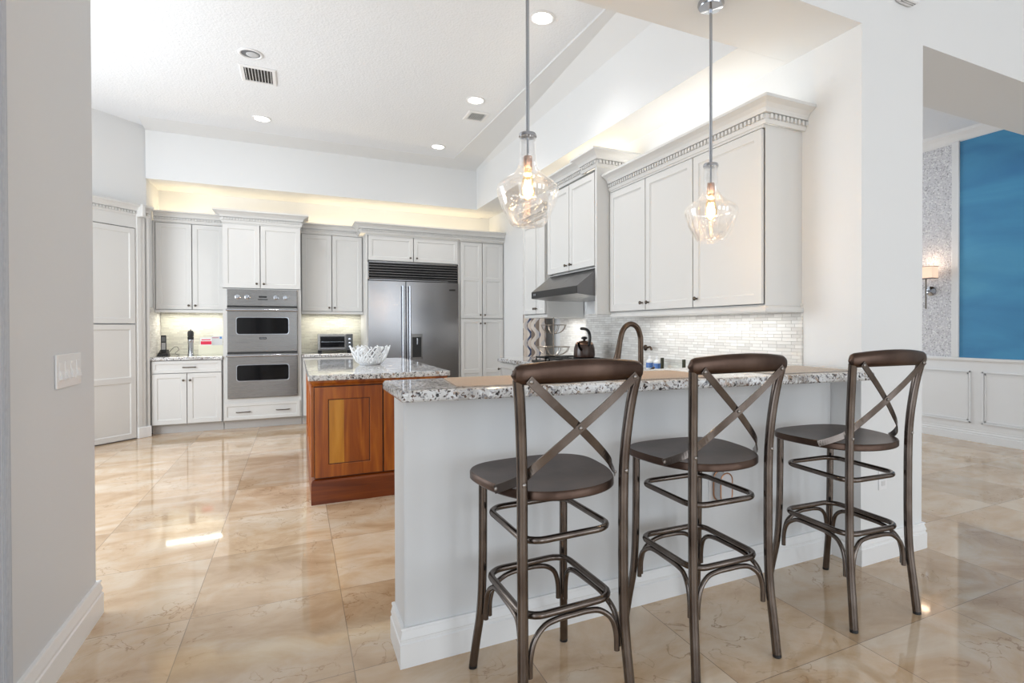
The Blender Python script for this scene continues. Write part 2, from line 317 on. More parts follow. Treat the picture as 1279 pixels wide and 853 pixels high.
# ------------------------------------------------------------------ mesh helpers
OFF = {}
class MB:
    def __init__(s, f=None): s.v = []; s.f = []; s.map = f
    def add(s, vs, fs):
        n = len(s.v)
        if s.map: vs = [s.map(*p) for p in vs]
        s.v += [tuple(p) for p in vs]; s.f += [tuple(i+n for i in f) for f in fs]; return s
    def box(s, x0, x1, y0, y1, z0, z1):
        return s.add([(x0,y0,z0),(x1,y0,z0),(x1,y1,z0),(x0,y1,z0),(x0,y0,z1),(x1,y0,z1),(x1,y1,z1),(x0,y1,z1)],
                     [(0,3,2,1),(4,5,6,7),(0,1,5,4),(1,2,6,5),(2,3,7,6),(3,0,4,7)])
    def prism(s, poly, z0, z1):
        n = len(poly)
        return s.add([(x,y,z0) for x,y in poly]+[(x,y,z1) for x,y in poly],
                     [tuple(range(n-1,-1,-1)), tuple(range(n,2*n))]+[(i,(i+1)%n,n+(i+1)%n,n+i) for i in range(n)])
    def loft(s, rings, cap=True, closed=False):
        n = len(rings[0]); vs = [p for r in rings for p in r]; fs = []
        m = len(rings)
        for k in range(m if closed else m-1):
            a, b = k*n, ((k+1) % m)*n
            fs += [(a+i, a+(i+1)%n, b+(i+1)%n, b+i) for i in range(n)]
        if cap and not closed: fs += [tuple(range(n-1,-1,-1)), tuple(range((m-1)*n, m*n))]
        return s.add(vs, fs)
    def tube(s, pts, r, n=12, closed=False, smooth=0):
        P = [Vector(p) for p in pts]
        if smooth: P = catmull(P, smooth, closed)
        m = len(P); rings = []; prev = None
        for i in range(m):
            if closed: t = P[(i+1)%m]-P[i-1]
            else: t = P[min(i+1,m-1)]-P[max(i-1,0)]
            t.normalize()
            if prev is None:
                a = Vector((0,0,1)) if abs(t.z) < 0.9 else Vector((1,0,0))
                u = t.cross(a).normalized()
            else:
                u = (prev - t*prev.dot(t)).normalized()
            prev = u; w = t.cross(u)
            rr = r[i*len(r)//m] if isinstance(r, (list, tuple)) else r
            rings.append([tuple(P[i]+rr*(math.cos(2*PI*k/n)*u+math.sin(2*PI*k/n)*w)) for k in range(n)])
        if closed:
            # align seam
            return s.loft(rings, False, True)
        return s.loft(rings)
    def lathe(s, prof, c=(0,0,0), n=24, axis='z', cap=True):
        def tr(r, h, a):
            x, y = r*math.cos(a), r*math.sin(a)
            if axis == 'z': return (c[0]+x, c[1]+y, c[2]+h)
            if axis == '-y': return (c[0]+x, c[1]-h, c[2]+y)
            if axis == '-x': return (c[0]-h, c[1]+x, c[2]+y)
            if axis == '-z': return (c[0]+x, c[1]+y, c[2]-h)
        return s.loft([[tr(r, h, 2*PI*k/n) for k in range(n)] for r, h in prof], cap)
    def sweep(s, prof, path, side=1, closed=False):
        # prof: (out, z) closed polygon ; path: xy points; outward = side * right-hand normal
        m = len(path); rings = []
        def nrm(a, b):
            d = Vector((b[0]-a[0], b[1]-a[1])).normalized(); return Vector((d.y, -d.x))*side
        for i in range(m):
            ns = []
            if i > 0: ns.append(nrm(path[i-1], path[i]))
            if i < m-1: ns.append(nrm(path[i], path[i+1]))
            if len(ns) == 2:
                b = (ns[0]+ns[1]); b = b/b.dot(ns[0]) if abs(b.dot(ns[0])) > 1e-6 else ns[0]
            else: b = ns[0]
            rings.append([(path[i][0]+b.x*o, path[i][1]+b.y*o, z) for o, z in prof])
        return s.loft(rings)
    def build(s, name, mat, parent=None, bevel=0, smooth=False, seg=2, sub=0):
        off = Vector(OFF.get(parent.name, (0,0,0))) if parent else Vector((0,0,0))
        me = bpy.data.meshes.new(name)
        me.from_pydata([tuple(Vector(p)-off) for p in s.v], [], s.f)
        bm = bmesh.new(); bm.from_mesh(me)
        bmesh.ops.recalc_face_normals(bm, faces=bm.faces)
        bm.to_mesh(me); bm.free()
        me.materials.append(mat)
        if smooth:
            for p in me.polygons: p.use_smooth = True
        o = bpy.data.objects.new(name, me); COL.objects.link(o)
        if parent: o.parent = parent; OFF[o.name] = tuple(off)
        if bevel:
            b = o.modifiers.new('bevel', 'BEVEL'); b.width = bevel; b.segments = seg; b.limit_method = 'ANGLE'; b.angle_limit = R(40)
        if sub:
            b = o.modifiers.new('sub', 'SUBSURF'); b.levels = sub; b.render_levels = sub
        if smooth == 'auto':
            me.set_sharp_from_angle(angle=R(38))
        return o
def catmull(P, k, closed=False):
    out = []; m = len(P); rng = range(m if closed else m-1)
    for i in rng:
        if closed: p0,p1,p2,p3 = P[i-1],P[i],P[(i+1)%m],P[(i+2)%m]
        else: p0,p1,p2,p3 = P[max(i-1,0)],P[i],P[i+1],P[min(i+2,m-1)]
        for j in range(k):
            t = j/k; out.append(0.5*((2*p1)+(p2-p0)*t+(2*p0-5*p1+4*p2-p3)*t*t+(3*p1-p0-3*p2+p3)*t**3))
    if not closed: out.append(P[-1])
    return out
def tag(o, label, cat, group=None):
    o['label'] = label; o['category'] = cat
    if group: o['group'] = group
    return o
def thing(name, label, cat, loc, group=None):
    o = bpy.data.objects.new(name, None); COL.objects.link(o); o.location = loc; o.empty_display_size = 0.1
    OFF[o.name] = tuple(loc); return tag(o, label, cat, group)
def struct(o): o['kind'] = 'structure'; return o
def copy_tree(o, parent=None):
    c = o.copy(); COL.objects.link(c)
    if parent: c.parent = parent
    for ch in [x for x in bpy.data.objects if x.parent == o]: copy_tree(ch, c)
    return c

# ------------------------------------------------------------------ the setting
XR, XJ, XC = 2.697, 2.86, 3.225       # right kitchen wall, its deeper part, the dining side
YF, YS, YBK = 1.874, 2.36, 8.42       # front wall plane, back of the front beam, back wall
XL, XDW = -0.797, 6.739
ZB = 2.858
struct(MB().box(-9, 10, -6.5, 9.2, -0.1, 0).build('floor', M_floor))
struct(MB().box(-3.2, 3.0, YF+0.2, 8.6, 3.63, 3.8).build('ceiling', M_ceil))
struct(MB().box(-3.4, 8.2, -6.2, YF+0.1, 4.6, 4.75).build('ceiling', M_ceil))
struct(MB().box(XC-0.1, XDW+0.1, 2.3, 8.6, 3.45, 3.55).build('ceiling', M_ceil))
struct(MB().box(-1.75, 3.3, YBK, 8.6, 0, 3.8).build('wall_back', M_wall))
struct(MB().box(XR,XC,YF,4.85,0,4.6).build('wall_right', M_wall))
struct(MB().box(XJ,XC,4.85,8.6,0,4.6).build('wall_right_corner', M_wall))
# beam above the bar and above the dining opening
struct(MB().box(-3.2, XR, YF, YS-0.02, ZB, 4.6).build('wall_front', M_wall))
struct(MB().box(XC, 8.2, YF, 2.39, 2.86, 4.6).build('wall_header_dining', M_wall))
# left wall stub with the switches
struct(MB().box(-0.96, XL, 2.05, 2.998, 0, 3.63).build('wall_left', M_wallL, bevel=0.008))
struct(MB().box(-0.96, XL, -6.2, 2.05, 2.75, 4.6).build('wall_left_header', M_wall))
struct(MB().box(-0.96, XL, -6.2, -3.2, 0, 2.75).build('wall_left_rear', M_wall))
# great room shell behind the camera
b = MB()
for x0, x1 in ((-1.0,-0.3),(2.1,2.6),(4.9,5.4),(7.6,8.2)): b.box(x0, x1, -6.2, -6.0, 0, 4.6)
b.box(-1, 8.2, -6.2, -6.0, 3.3, 4.6); struct(b.build('wall_rear', M_wall))
struct(MB().box(8.0, 8.2, -6.2, 2.3, 0, 4.6).build('wall_great_room_right', M_wall))
for i, (x0, x1) in enumerate(((-0.3,2.1),(2.6,4.9),(5.4,7.6))):
    b = MB(); b.box(x0,x0+.07,-6.15,-6.05,0,3.3).box(x1-.07,x1,-6.15,-6.05,0,3.3).box(x0,x1,-6.15,-6.05,3.23,3.3).box(x0,x1,-6.15,-6.05,0,.08).box((x0+x1)/2-.04,(x0+x1)/2+.04,-6.15,-6.05,0,3.3)
    struct(b.build('window_%d' % (i+1), M_trim))
# dining room
struct(MB().box(XDW, XDW+0.15, 2.2, 8.6, 0, 3.6).build('wall_dining', M_shim))
struct(MB().box(XC, XDW, 8.1, 8.25, 0, 3.6).build('wall_dining_back', M_wall))
# kitchen left side: nook wall with a window opening, then the diagonal wall
b = MB(); b.box(-3.2,-3.05,2.9,3.4,0,3.63).box(-3.2,-3.05,6.2,6.7,0,3.63).box(-3.2,-3.05,3.4,6.2,2.7,3.63).box(-3.2,-3.05,3.4,6.2,0,.7)
struct(b.build('wall_nook', M_wall))
b = MB(); b.box(-3.16,-3.09,3.4,3.46,.7,2.7).box(-3.16,-3.09,6.14,6.2,.7,2.7).box(-3.16,-3.09,4.77,4.83,.7,2.7).box(-3.16,-3.09,3.4,6.2,.7,.76).box(-3.16,-3.09,3.4,6.2,2.64,2.7)
struct(b.build('window_4', M_trim))
struct(MB().box(-3.2, -0.96, 2.85, 2.98, 0, 3.63).build('wall_nook_front', M_wall))
XA, YA = -1.575, 7.775               # right end of the diagonal wall
DX, DY = 0.6947, 0.7193              # its direction (left to right)
def dg(s, d): return (XA+s*DX-d*DY, YA+s*DY+d*DX)     # s along the wall, d behind it
struct(MB().prism([dg(0,0.0), dg(-2.2,0.0), dg(-2.2,0.15), (XA-.25,YBK+.1), (XA,YBK+.1)], 0, 3.63).build('wall_left_diagonal', M_wall))
# tray soffits
def lerp(a, b, t): return a+(b-a)*t
rs = []
near = [(2.29,2.858),(3.0,2.858),(3.0,3.8),(2.1,3.8),(2.1,3.605),(2.29,3.415)]
far = [(2.44,3.02),(3.0,3.03),(3.0,3.8),(2.0,3.8),(2.0,3.625),(2.44,3.575)]
for Y in (YS-0.02, 8.45):
    t = (Y-2.36)/(7.75-2.36); rs.append([(lerp(a[0],b_[0],t), Y, lerp(a[1],b_[1],t)) for a, b_ in zip(near, far)])
struct(MB().loft(rs).build('wall_soffit_right', M_wall))
sec = [(7.75,3.02),(8.5,3.035),(8.5,3.8),(7.42,3.8),(7.42,3.628),(7.75,3.585)]
struct(MB().loft([[(x,y,z) for y,z in sec] for x in (XA, 2.7)]).build('wall_soffit_back', M_wall))

# bar half wall, baseboards
struct(MB().box(0.359, XR, 2.049, 2.261, 0, 1.0).build('wall_bar', M_wall2, bevel=0.01))
def bb(h=0.147, t=0.018): return [(0,0),(t,0),(t,h*.60),(t*.75,h*.63),(t*.75,h*.70),(t*.9,h*.73),(t*.55,h*.9),(t*.5,h*.94),(t*.75,h*.96),(t*.6,h),(0,h)]
struct(MB().sweep(bb(0.145,0.018), [(0.359,2.261),(0.359,2.049),(XR,2.049)], side=1).build('baseboard_bar', M_trim))
struct(MB().sweep(bb(0.145,0.02), [(XR,2.049),(XR,YF),(XC,YF),(XC,2.39)], side=1).build('baseboard_right', M_trim))
struct(MB().sweep(bb(0.15,0.02), [(XL,2.05),(XL,2.998),(-0.96,2.998)], side=1).build('baseboard_left', M_trim))
struct(MB().sweep(bb(0.13,0.02), [(XDW,8.1),(XDW,2.2)], side=1).build('baseboard_dining', M_trim))
# dining wainscot, rail, picture moulding, crown
b = MB().box(XDW-0.012, XDW, 2.2, 8.1, 0.0, 0.885)
for y0, y1 in ((2.42,3.28),(3.395,4.3),(4.42,5.3)):
    for a in (0, 0.022):
        z0, z1 = 0.205+a, 0.772-a; p0, p1 = y0+a, y1-a; w = 0.012
        d = 0.028-a*0.4
        b.box(XDW-d,XDW-.01,p0,p1,z0,z0+w).box(XDW-d,XDW-.01,p0,p1,z1-w,z1).box(XDW-d,XDW-.01,p0,p0+w,z0,z1).box(XDW-d,XDW-.01,p1-w,p1,z0,z1)
struct(b.build('trim_1', M_trim))
struct(MB().sweep([(0,.865),(.012,.865),(.016,.88),(.03,.885),(.034,.9),(.034,.918),(0,.92)], [(XDW,8.1),(XDW,2.2)], side=1).build('trim_2', M_trim, bevel=.003))
struct(MB().sweep([(0,3.33),(.012,3.33),(.02,3.35),(.05,3.39),(.085,3.42),(.09,3.45),(0,3.45)], [(XDW,8.1),(XDW,2.2)], side=1).build('trim_3', M_trim))
struct(MB().box(XDW-.03, XDW, 3.505, 3.585, 0.92, 3.34).box(XDW-.042,XDW-.02,3.505,3.525,.92,3.34).build('trim_4', M_trim, bevel=.004))
tag(MB().box(XDW-.02, XDW, 2.2, 3.505, 0.92, 3.33).build('wall_panel', M_blue), 'tall glossy blue panel filling the dining room wall above the wainscot', 'wall panel')
# backsplash
struct(MB().box(XR-.012, XR, 2.235, 4.85, 0.9, 1.40).build('wall_backsplash_right', M_ledY))
struct(MB().box(XJ-.012, XJ, 4.86, 5.78, 0.9, 1.40).build('wall_backsplash_corner', M_ledY))
struct(MB().box(XR, XJ-.012, 4.85, 4.862, 0.9, 1.40).build('trim_5', M_trim))
struct(MB().box(-1.56, -0.81, YBK-.012, YBK, 0.9, 1.52).build('wall_backsplash_back', M_ledX))
struct(MB().box(.07, .87, YBK-.012, YBK, 0.9, 1.52).build('wall_backsplash_middle', M_ledX))
struct(MB().box(XA, XA+.012, 7.79, YBK, 0.9, 1.52).build('wall_backsplash_left', M_ledY))

# ------------------------------------------------------------------ cabinet helpers
def fy(yf): return lambda u, v, w: (u, yf-w, v)            # faces -Y
def fx(xf): return lambda u, v, w: (xf-w, u, v)            # faces -X
def door(name, mp, u0, u1, z0, z1, parent, mat=None, panels=1, t=.02, stile=.052, rail=.07, cuts=None, panel_mat=None):
    b = MB(mp); rec = .009; sl = .009
    zz = [z0+stile]
    if cuts:
        for c in cuts: zz += [c-rail/2, c+rail/2]
    zz.append(z1-stile)
    pans = [(zz[i], zz[i+1]) for i in range(0, len(zz), 2)]
    a0, a1 = u0+stile, u1-stile
    def q(p): b.add(p, [(0,1,2,3)])
    # sides + back
    b.add([(u0,z0,0),(u1,z0,0),(u1,z1,0),(u0,z1,0),(u0,z0,t),(u1,z0,t),(u1,z1,t),(u0,z1,t)], [(0,1,2,3),(0,1,5,4),(1,2,6,5),(2,3,7,6),(3,0,4,7)])
    q([(u0,z0,t),(a0,z0,t),(a0,z1,t),(u0,z1,t)]); q([(a1,z0,t),(u1,z0,t),(u1,z1,t),(a1,z1,t)])
    edges = [z0]+[z for p in pans for z in p]+[z1]
    for i in range(0, len(edges), 2): q([(a0,edges[i],t),(a1,edges[i],t),(a1,edges[i+1],t),(a0,edges[i+1],t)])
    for p0, p1 in pans:
        o = [(a0,p0,t),(a1,p0,t),(a1,p1,t),(a0,p1,t)]
        st = [(a0,p0,t-.004),(a1,p0,t-.004),(a1,p1,t-.004),(a0,p1,t-.004)]
        n = [(a0+sl,p0+sl,t-rec),(a1-sl,p0+sl,t-rec),(a1-sl,p1-sl,t-rec),(a0+sl,p1-sl,t-rec)]
        b.add(o+st+n, [(0,1,5,4),(1,2,6,5),(2,3,7,6),(3,0,4,7),(4,5,9,8),(5,6,10,9),(6,7,11,10),(7,4,8,11),(8,9,10,11)])
    return b.build(name, mat or M_cab, parent)
def knob(mp, u, z, parent, t=.02, r=.014):
    b = MB(mp); pr = [(.006,0),(.006,.010),(.005,.014),(r*.8,.017),(r,.022),(r*.9,.028),(r*.5,.032),(.001,.033)]
    n = 14
    b.loft([[(u+rr*math.cos(2*PI*k/n), z+rr*math.sin(2*PI*k/n), t+h) for k in range(n)] for rr, h in pr])
    o = b.build('knob', M_knob, parent, smooth=True); return o
def pull(mp, u, z, parent, t=.02, L=.14, mat=None):
    b = MB(mp)
    b.tube([(u-L/2,z,t),(u-L/2+.004,z,t+.018),(u-L/2+.025,z,t+.026),(u,z,t+.03),(u+L/2-.025,z,t+.026),(u+L/2-.004,z,t+.018),(u+L/2,z,t)], .0068, 10, smooth=4)
    return b.build('handle', mat or M_knob, parent, smooth=True)
def crown_prof(z, h, out):
    k = h/.13
    return [(0,z),(.010,z),(.013,z+.012*k),(.016,z+.022*k),(.012,z+.025*k),(.012,z+.050*k),(.006,z+.0505*k),(.006,z+.056*k),(.027,z+.0565*k),(.028,z+.066*k),(.034,z+.080*k),(out*.62,z+.098*k),(out*.9,z+.110*k),(out,z+.113*k),(out,z+h),(0,z+h)]
def crown(path, z, h, out, side, parent, name='crown_moulding', frieze=0.0):
    b = MB(); b.sweep(crown_prof(z, h, out), path, side)
    c = b.build(name, M_cab, parent)
    k = h/.13
    for (ax, ay), (bx, by) in zip(path, path[1:]):
        v = Vector((bx-ax, by-ay)); Ln = v.length; v.normalize(); nr = Vector((v.y, -v.x))*side
        d = MB(); n = int((Ln+.02)/.031)
        if n < 2: continue
        d.prism([(ax+v.x*q+nr.x*o, ay+v.y*q+nr.y*o) for q, o in ((0,.0105),(Ln,.0105),(Ln,.0125),(0,.0125))], z+.026*k, z+.0495*k)
        for i in range(n):
            s0 = (i+.25)*.031-.01
            p = [(ax+v.x*q+nr.x*o, ay+v.y*q+nr.y*o) for q, o in ((s0,.010),(s0+.0165,.010),(s0+.0165,.027),(s0,.027))]
            d.prism(p, z+.0255*k, z+.0498*k)
        d.build('dentil_trim', M_cab, c)
    return c

def carcass(mp, parent, depth, u0, u1, z0, z1, stiles=(), rails=(), e=.004, sw=.012):
    """cabinet box whose door gaps open into a real recess"""
    b = MB(mp); D = .045
    b.box(u0, u1, z0, z1, -depth, -D)
    b.box(u0, u0+e, z0, z1, -D, 0).box(u1-e, u1, z0, z1, -D, 0).box(u0+e, u1-e, z0, z0+e, -D, 0).box(u0+e, u1-e, z1-e, z1, -D, 0)
    return b.build('cabinet_body', M_cab, parent)

# ------------------------------------------------------------------ back wall run
def upper_back(name, label, x0, x1, split, z0, z1, yf, knobs, mp=None):
    t = thing(name, label, 'cabinet', ((x0+x1)/2, yf, z0))
    carcass(fy(yf), t, YBK-.025-yf, x0, x1, z0, z1)
    MB().box(x0, x1, yf-.02, yf, z1-.018, z1).build('top_rail', M_cab, t)
    MB().box(x0, x1, yf-.022, yf+.02, z0-.035, z0).build('light_rail', M_cab, t, bevel=.004)
    g = .005
    for i, (a, b_) in enumerate(((x0+.011, split-g), (split+g, x1-.011))):
        d = door('door', fy(yf), a, b_, z0+.008, z1-.024, t)
        knob(fy(yf), (b_-.03) if i == 0 else (a+.03), z0+.055, d)
    return t
YU = 8.08
t = upper_back('upper_cabinet', 'white two-door upper cabinet left of the wall ovens', -1.555, -.82, -1.171, 1.495, 2.59, YU, True)
MB().box(-1.573,-1.556,YU-.005,YBK-.025,1.46,2.59).build('filler_strip', M_cab, t)
crown([(-1.56,YU-.02),(-.82,YU-.02)], 2.585, .12, .075, 1, t)
t = upper_back('upper_cabinet', 'white two-door upper cabinet between the wall ovens and the refrigerator', .07, .862, .455, 1.49, 2.565, YU, True)
crown([(.07,YU-.02),(.80,YU-.02)], 2.565, .12, .075, 1, t)
# tall oven cabinet
YO = 7.80; ox0, ox1 = -.814, .064
t = thing('oven_cabinet', 'tall white cabinet housing the double wall oven', 'cabinet', (-.375, YO, 0))
MB().box(ox0,ox1,YO,YBK-.025,.11,.384).box(ox0,-.77,YO,YBK-.025,.384,1.752).box(.02,ox1,YO,YBK-.025,.384,1.752).box(ox0,ox1,YO+.05,YBK-.025,1.752,2.583).box(ox0,ox0+.004,YO,YO+.05,1.752,2.583).box(ox1-.004,ox1,YO,YO+.05,1.752,2.583).box(ox0,ox1,YO,YO+.05,1.752,1.762).box(ox0,ox1,YO-.018,YO+.05,2.562,2.583).box(-.77,.02,8.36,YBK-.025,.384,1.752).build('cabinet_body', M_cab, t)
MB().box(ox0,ox1,YO+.07,YO+.09,0,.11).build('toe_kick', M_kick, t)
for i, (a, b_) in enumerate(((ox0+.006,-.408),(-.398,ox1-.006))):
    d = door('door', fy(YO), a, b_, 1.77, 2.56, t); knob(fy(YO), b_-.035 if i == 0 else a+.035, 1.825, d)
d = door('drawer', fy(YO), ox0+.004, ox1-.02, .118, .325, t, stile=.035)
pull(fy(YO), -.60, .214, d, L=.15); pull(fy(YO), -.155, .219, d, L=.15)
crown([(ox0,YBK-.03),(ox0,YO-.02),(ox1,YO-.02),(ox1,YBK-.03)], 2.58, .15, .095, 1, t)
# base cabinets + counters on back wall
def base_back(label, x0, x1, split, yf=YO):
    t = thing('base_cabinet', label, 'cabinet', ((x0+x1)/2, yf, 0))
    carcass(fy(yf), t, YBK-.025-yf, x0, x1, .11, .88)
    MB().box(x0, x1, yf+.07, yf+.09, 0, .11).build('toe_kick', M_kick, t)
    d = door('drawer', fy(yf), x0+.012, x1-.012, .73, .872, t, stile=.035); pull(fy(yf), (x0+x1)/2+.02, .795, d, L=.13)
    for i, (a, b_) in enumerate(((x0+.012, split-.004), (split+.004, x1-.012))):
        dd = door('door', fy(yf), a, b_, .118, .722, t); knob(fy(yf), b_-.03 if i == 0 else a+.03, .64, dd)
    return t
base_back('white base cabinet with one drawer and two doors left of the ovens', -1.55, -.82, -1.19)
base_back('white base cabinet under the toaster oven, right of the ovens', .07, .862, .466)
tag(MB().box(-1.5745,-.818,7.765,YBK-.026,.882,.92).build('countertop', M_granite, bevel=.006), 'short granite countertop left of the ovens under the cordless phone', 'countertop')
tag(MB().box(.068,.864,7.765,YBK-.026,.882,.92).build('countertop', M_granite, bevel=.006), 'short granite countertop under the toaster oven', 'countertop')
# double wall oven
t = thing('wall_oven', 'stainless steel double wall oven with two dark windows', 'oven', (-.372, 7.79, .387))
MB().box(-.768,.018,7.795,8.35,.387,1.75).build('oven_body', M_steel2, t)
cp = MB().box(-.768,.018,7.765,7.795,1.545,1.75).build('control_panel', M_steel2, t, bevel=.004)
for x in (-.652,-.547,-.224,-.114):
    k = MB().lathe([(.03,0),(.03,.008),(.022,.01),(.021,.03),(.016,.034),(.001,.034)], (x,7.765,1.655), 20, '-y').build('control_knob', M_chrome, cp, smooth='auto')
    MB().box(x-.004,x+.004,7.722,7.735,1.655,1.676).build('pointer', M_chrome, k)
MB().box(-.42,-.33,7.762,7.766,1.650,1.672).build('display', M_black, cp)
MB().box(-.43,-.32,7.763,7.766,1.622,1.634).build('button_row', M_black, cp)
for nm, z0, z1, w0, w1, hz in (('upper_door', .968,1.525,1.192,1.398,1.492), ('lower_door', .390,.945,.606,.80,.92)):
    dd = MB().box(-.768,.018,7.76,7.79,z0,z1).build(nm, M_steel2, t, bevel=.004)
    # rounded window
    r = .03; cx0, cx1 = -.665, -.085; pts = []
    for cxx, cz, a0 in ((cx1-r,w1-r,0),(cx0+r,w1-r,90),(cx0+r,w0+r,180),(cx1-r,w0+r,270)):
        for k in range(6):
            a = R(a0+k*18); pts.append((cxx+r*math.cos(a), cz+r*math.sin(a)))
    w = MB(lambda x, z, y: (x, y, z)); w.prism(pts, 7.757, 7.765); w.build('window', M_glassdark, dd)
    w = MB(lambda x, z, y: (x, y, z)); cxm, czm = (cx0+cx1)/2, (w0+w1)/2
    w.prism([(x+math.copysign(.007, x-cxm), z+math.copysign(.007, z-czm)) for x, z in pts], 7.7585, 7.762); w.build('window_trim', M_chrome, dd)
    h = MB().tube([(-.775,7.715,hz),(.025,7.715,hz)], .014, 14).build('handle', M_chrome, dd, smooth='auto')
    for bx_ in (-.765,-.005): MB().box(bx_,bx_+.02,7.715,7.762,hz-.012,hz+.012).build('handle_bracket', M_chrome, dd)
    MB().box(-.768,.018,7.772,7.795,z1,z1+.018).build('door_gap', M_black, dd)
    if nm == 'upper_door':
        bd = MB().box(-.415,-.335,7.755,7.762,1.125,1.15).build('badge', M_black, dd)
        cu = bpy.data.curves.new('badge_lettering', 'FONT'); cu.body = 'VIKING'; cu.size = .02; cu.align_x = 'CENTER'; cu.align_y = 'CENTER'; cu.extrude = .0006
        to = bpy.data.objects.new('tmp', cu); COL.objects.link(to)
        me = bpy.data.meshes.new_from_object(to); bpy.data.objects.remove(to)
        lo = bpy.data.objects.new('badge_lettering', me); COL.objects.link(lo); lo.parent = dd
        me.materials.append(M_chrome) if not me.materials else None
        if me.materials: me.materials[0] = M_chrome
        o_ = Vector(OFF[dd.name]); lo.location = Vector((-.375, 7.7545, 1.137))-o_; lo.rotation_euler = (R(90), 0, 0)
# refrigerator surround + pantry
YR = 7.75
t = thing('refrigerator_cabinet', 'white surround with two doors above the refrigerator', 'cabinet', (1.5, YR, 0))
MB().box(.864,.889,YR-.02,YBK-.025,0,2.56).box(2.153,2.178,YR,YBK-.025,0,2.56).box(.889,2.153,YR+.05,YBK-.025,2.19,2.56).box(.889,2.153,YR-.018,YR+.05,2.532,2.56).build('cabinet_body', M_cab, t)
for i, (a, b_) in enumerate(((.897,1.501),(1.511,2.145))):
    d = door('door', fy(YR), a, b_, 2.195, 2.53, t, stile=.05); knob(fy(YR), b_-.04 if i == 0 else a+.04, 2.245, d)
crown([(.80,YU-.02),(.80,YR-.04),(2.178,YR-.04)], 2.555, .135, .085, 1, t)
t = thing('pantry_cabinet', 'tall white four-door pantry right of the refrigerator', 'cabinet', (2.53, YR, 0))
carcass(fy(YR), t, YBK-.025-YR, 2.181, 2.856, .1, 2.56)
MB().box(2.181, 2.856, YR-.018, YR, 2.532, 2.56).build('top_rail', M_cab, t)
MB().box(2.181,2.856,YR+.07,YR+.09,0,.1).build('toe_kick', M_kick, t)
for i, (a, b_) in enumerate(((2.189,2.513),(2.523,2.845))):
    for (z0, z1, cut, kz) in ((1.405,2.525,1.985,1.455),(.115,1.395,.62,1.33)):
        d = door('door', fy(YR), a, b_, z0, z1, t, stile=.05, cuts=[cut], rail=.05); knob(fy(YR), b_-.03 if i == 0 else a+.03, kz, d)
crown([(2.178,YR-.04),(2.856,YR-.04)], 2.555, .135, .085, 1, t)
# refrigerator
t = thing('refrigerator', 'built-in stainless steel side-by-side refrigerator with water dispenser', 'refrigerator', (1.52, YR, 0))
MB().box(.892,2.150,YR+.01,8.38,.02,2.185).build('refrigerator_body', M_dark, t)
g = MB()
g.box(.892,2.150,YR-.012,YR+.01,2.165,2.183).box(.892,2.150,YR-.012,YR+.01,1.925,1.937).box(.892,.904,YR-.012,YR+.01,1.925,2.183).box(2.138,2.15,YR-.012,YR+.01,1.925,2.183)
for k in range(6):
    z = 1.945+k*.036; g.loft([[(x,YR+.006,z),(x,YR-.03,z+.002),(x,YR-.032,z+.012),(x,YR+.006,z+.026)] for x in (.904,2.138)])
g.build('vent_grille', M_steel, t)
for nm, a, b_ in (('left_door',.893,1.394),('right_door',1.400,2.150)):
    dd = MB().box(a, b_, YR-.035, YR+.008, .12, 1.915).build(nm, M_steel, t, bevel=.006)
    hx = b_-.045 if nm == 'left_door' else a+.045
    h = MB().tube([(hx,YR-.085,.45),(hx,YR-.085,1.85)], .014, 14).build('handle', M_chrome, dd, smooth='auto')
    m_ = MB()
    for z in (.5, 1.15, 1.8): m_.tube([(hx,YR-.085,z),(hx,YR-.033,z)], .01, 10)
    m_.build('handle_post', M_chrome, h, smooth='auto')
    if nm == 'right_door':
        fr = MB().box(1.465,1.625,YR-.041,YR-.034,1.135,1.18).box(1.465,1.482,YR-.041,YR-.034,.835,1.135).box(1.608,1.625,YR-.041,YR-.034,.835,1.135).box(1.465,1.625,YR-.041,YR-.034,.82,.85).build('dispenser_frame', M_steel2, dd)
        MB().box(1.482,1.608,YR-.039,YR-.034,.85,1.135).build('dispenser_recess', M_black, fr)
        MB().box(1.54,1.556,YR-.052,YR-.038,1.03,1.12).build('dispenser_lever', M_chrome, fr)
        MB().box(2.012,2.10,YR-.038,YR-.034,1.80,1.822).build('badge', M_black, dd)
        MB().box(2.0,2.15,YR-.014,YR-.011,1.928,1.936).build('badge_strip', M_black, dd)
MB().box(.892,2.15,YR+.0,YR+.01,.02,.115).build('kick_grille', M_black, t)

# diagonal pantry on the left
t = thing('corner_pantry_cabinet', 'tall white diagonal pantry cabinet in the left corner, two stacked doors', 'cabinet', (*dg(-.5,0), 0))
def fd(s, z, w): x, y = dg(s, -w); return (x, y, z)
dm = MB(fd); dm.box(-1.4,-.81,.01,2.57,0,.045).box(-.155,-.03,.01,2.57,0,.045).box(-.81,-.155,2.412,2.57,0,.045); dm.build('face_frame', M_cab, t)
for z0, z1, cuts in ((1.322,2.402,None),(.015,1.308,[.68])):
    d = door('door', lambda u, v, w: fd(u, v, w+.032), -.80, -.165, z0, z1, t, cuts=cuts, rail=.06, stile=.055)
d2 = MB(fd); d2.box(-.145,-.095,.0,2.57,.02,.055); d2.box(-.06,.0,.0,2.57,.0,.045); d2.build('pilaster', M_cab, t, bevel=.006)
MB(fd).box(-.15,.0,.0,.125,.0,.065).build('plinth_block', M_trim, t, bevel=.006)
crown([dg(-1.4,-.045), dg(.0,-.045)], 2.55, .125, .085, 1, t)
k = MB(fd); k.box(-.15,-.105,2.54,2.68,.05,.15); k.build('corbel_block', M_cab, t, bevel=.01)

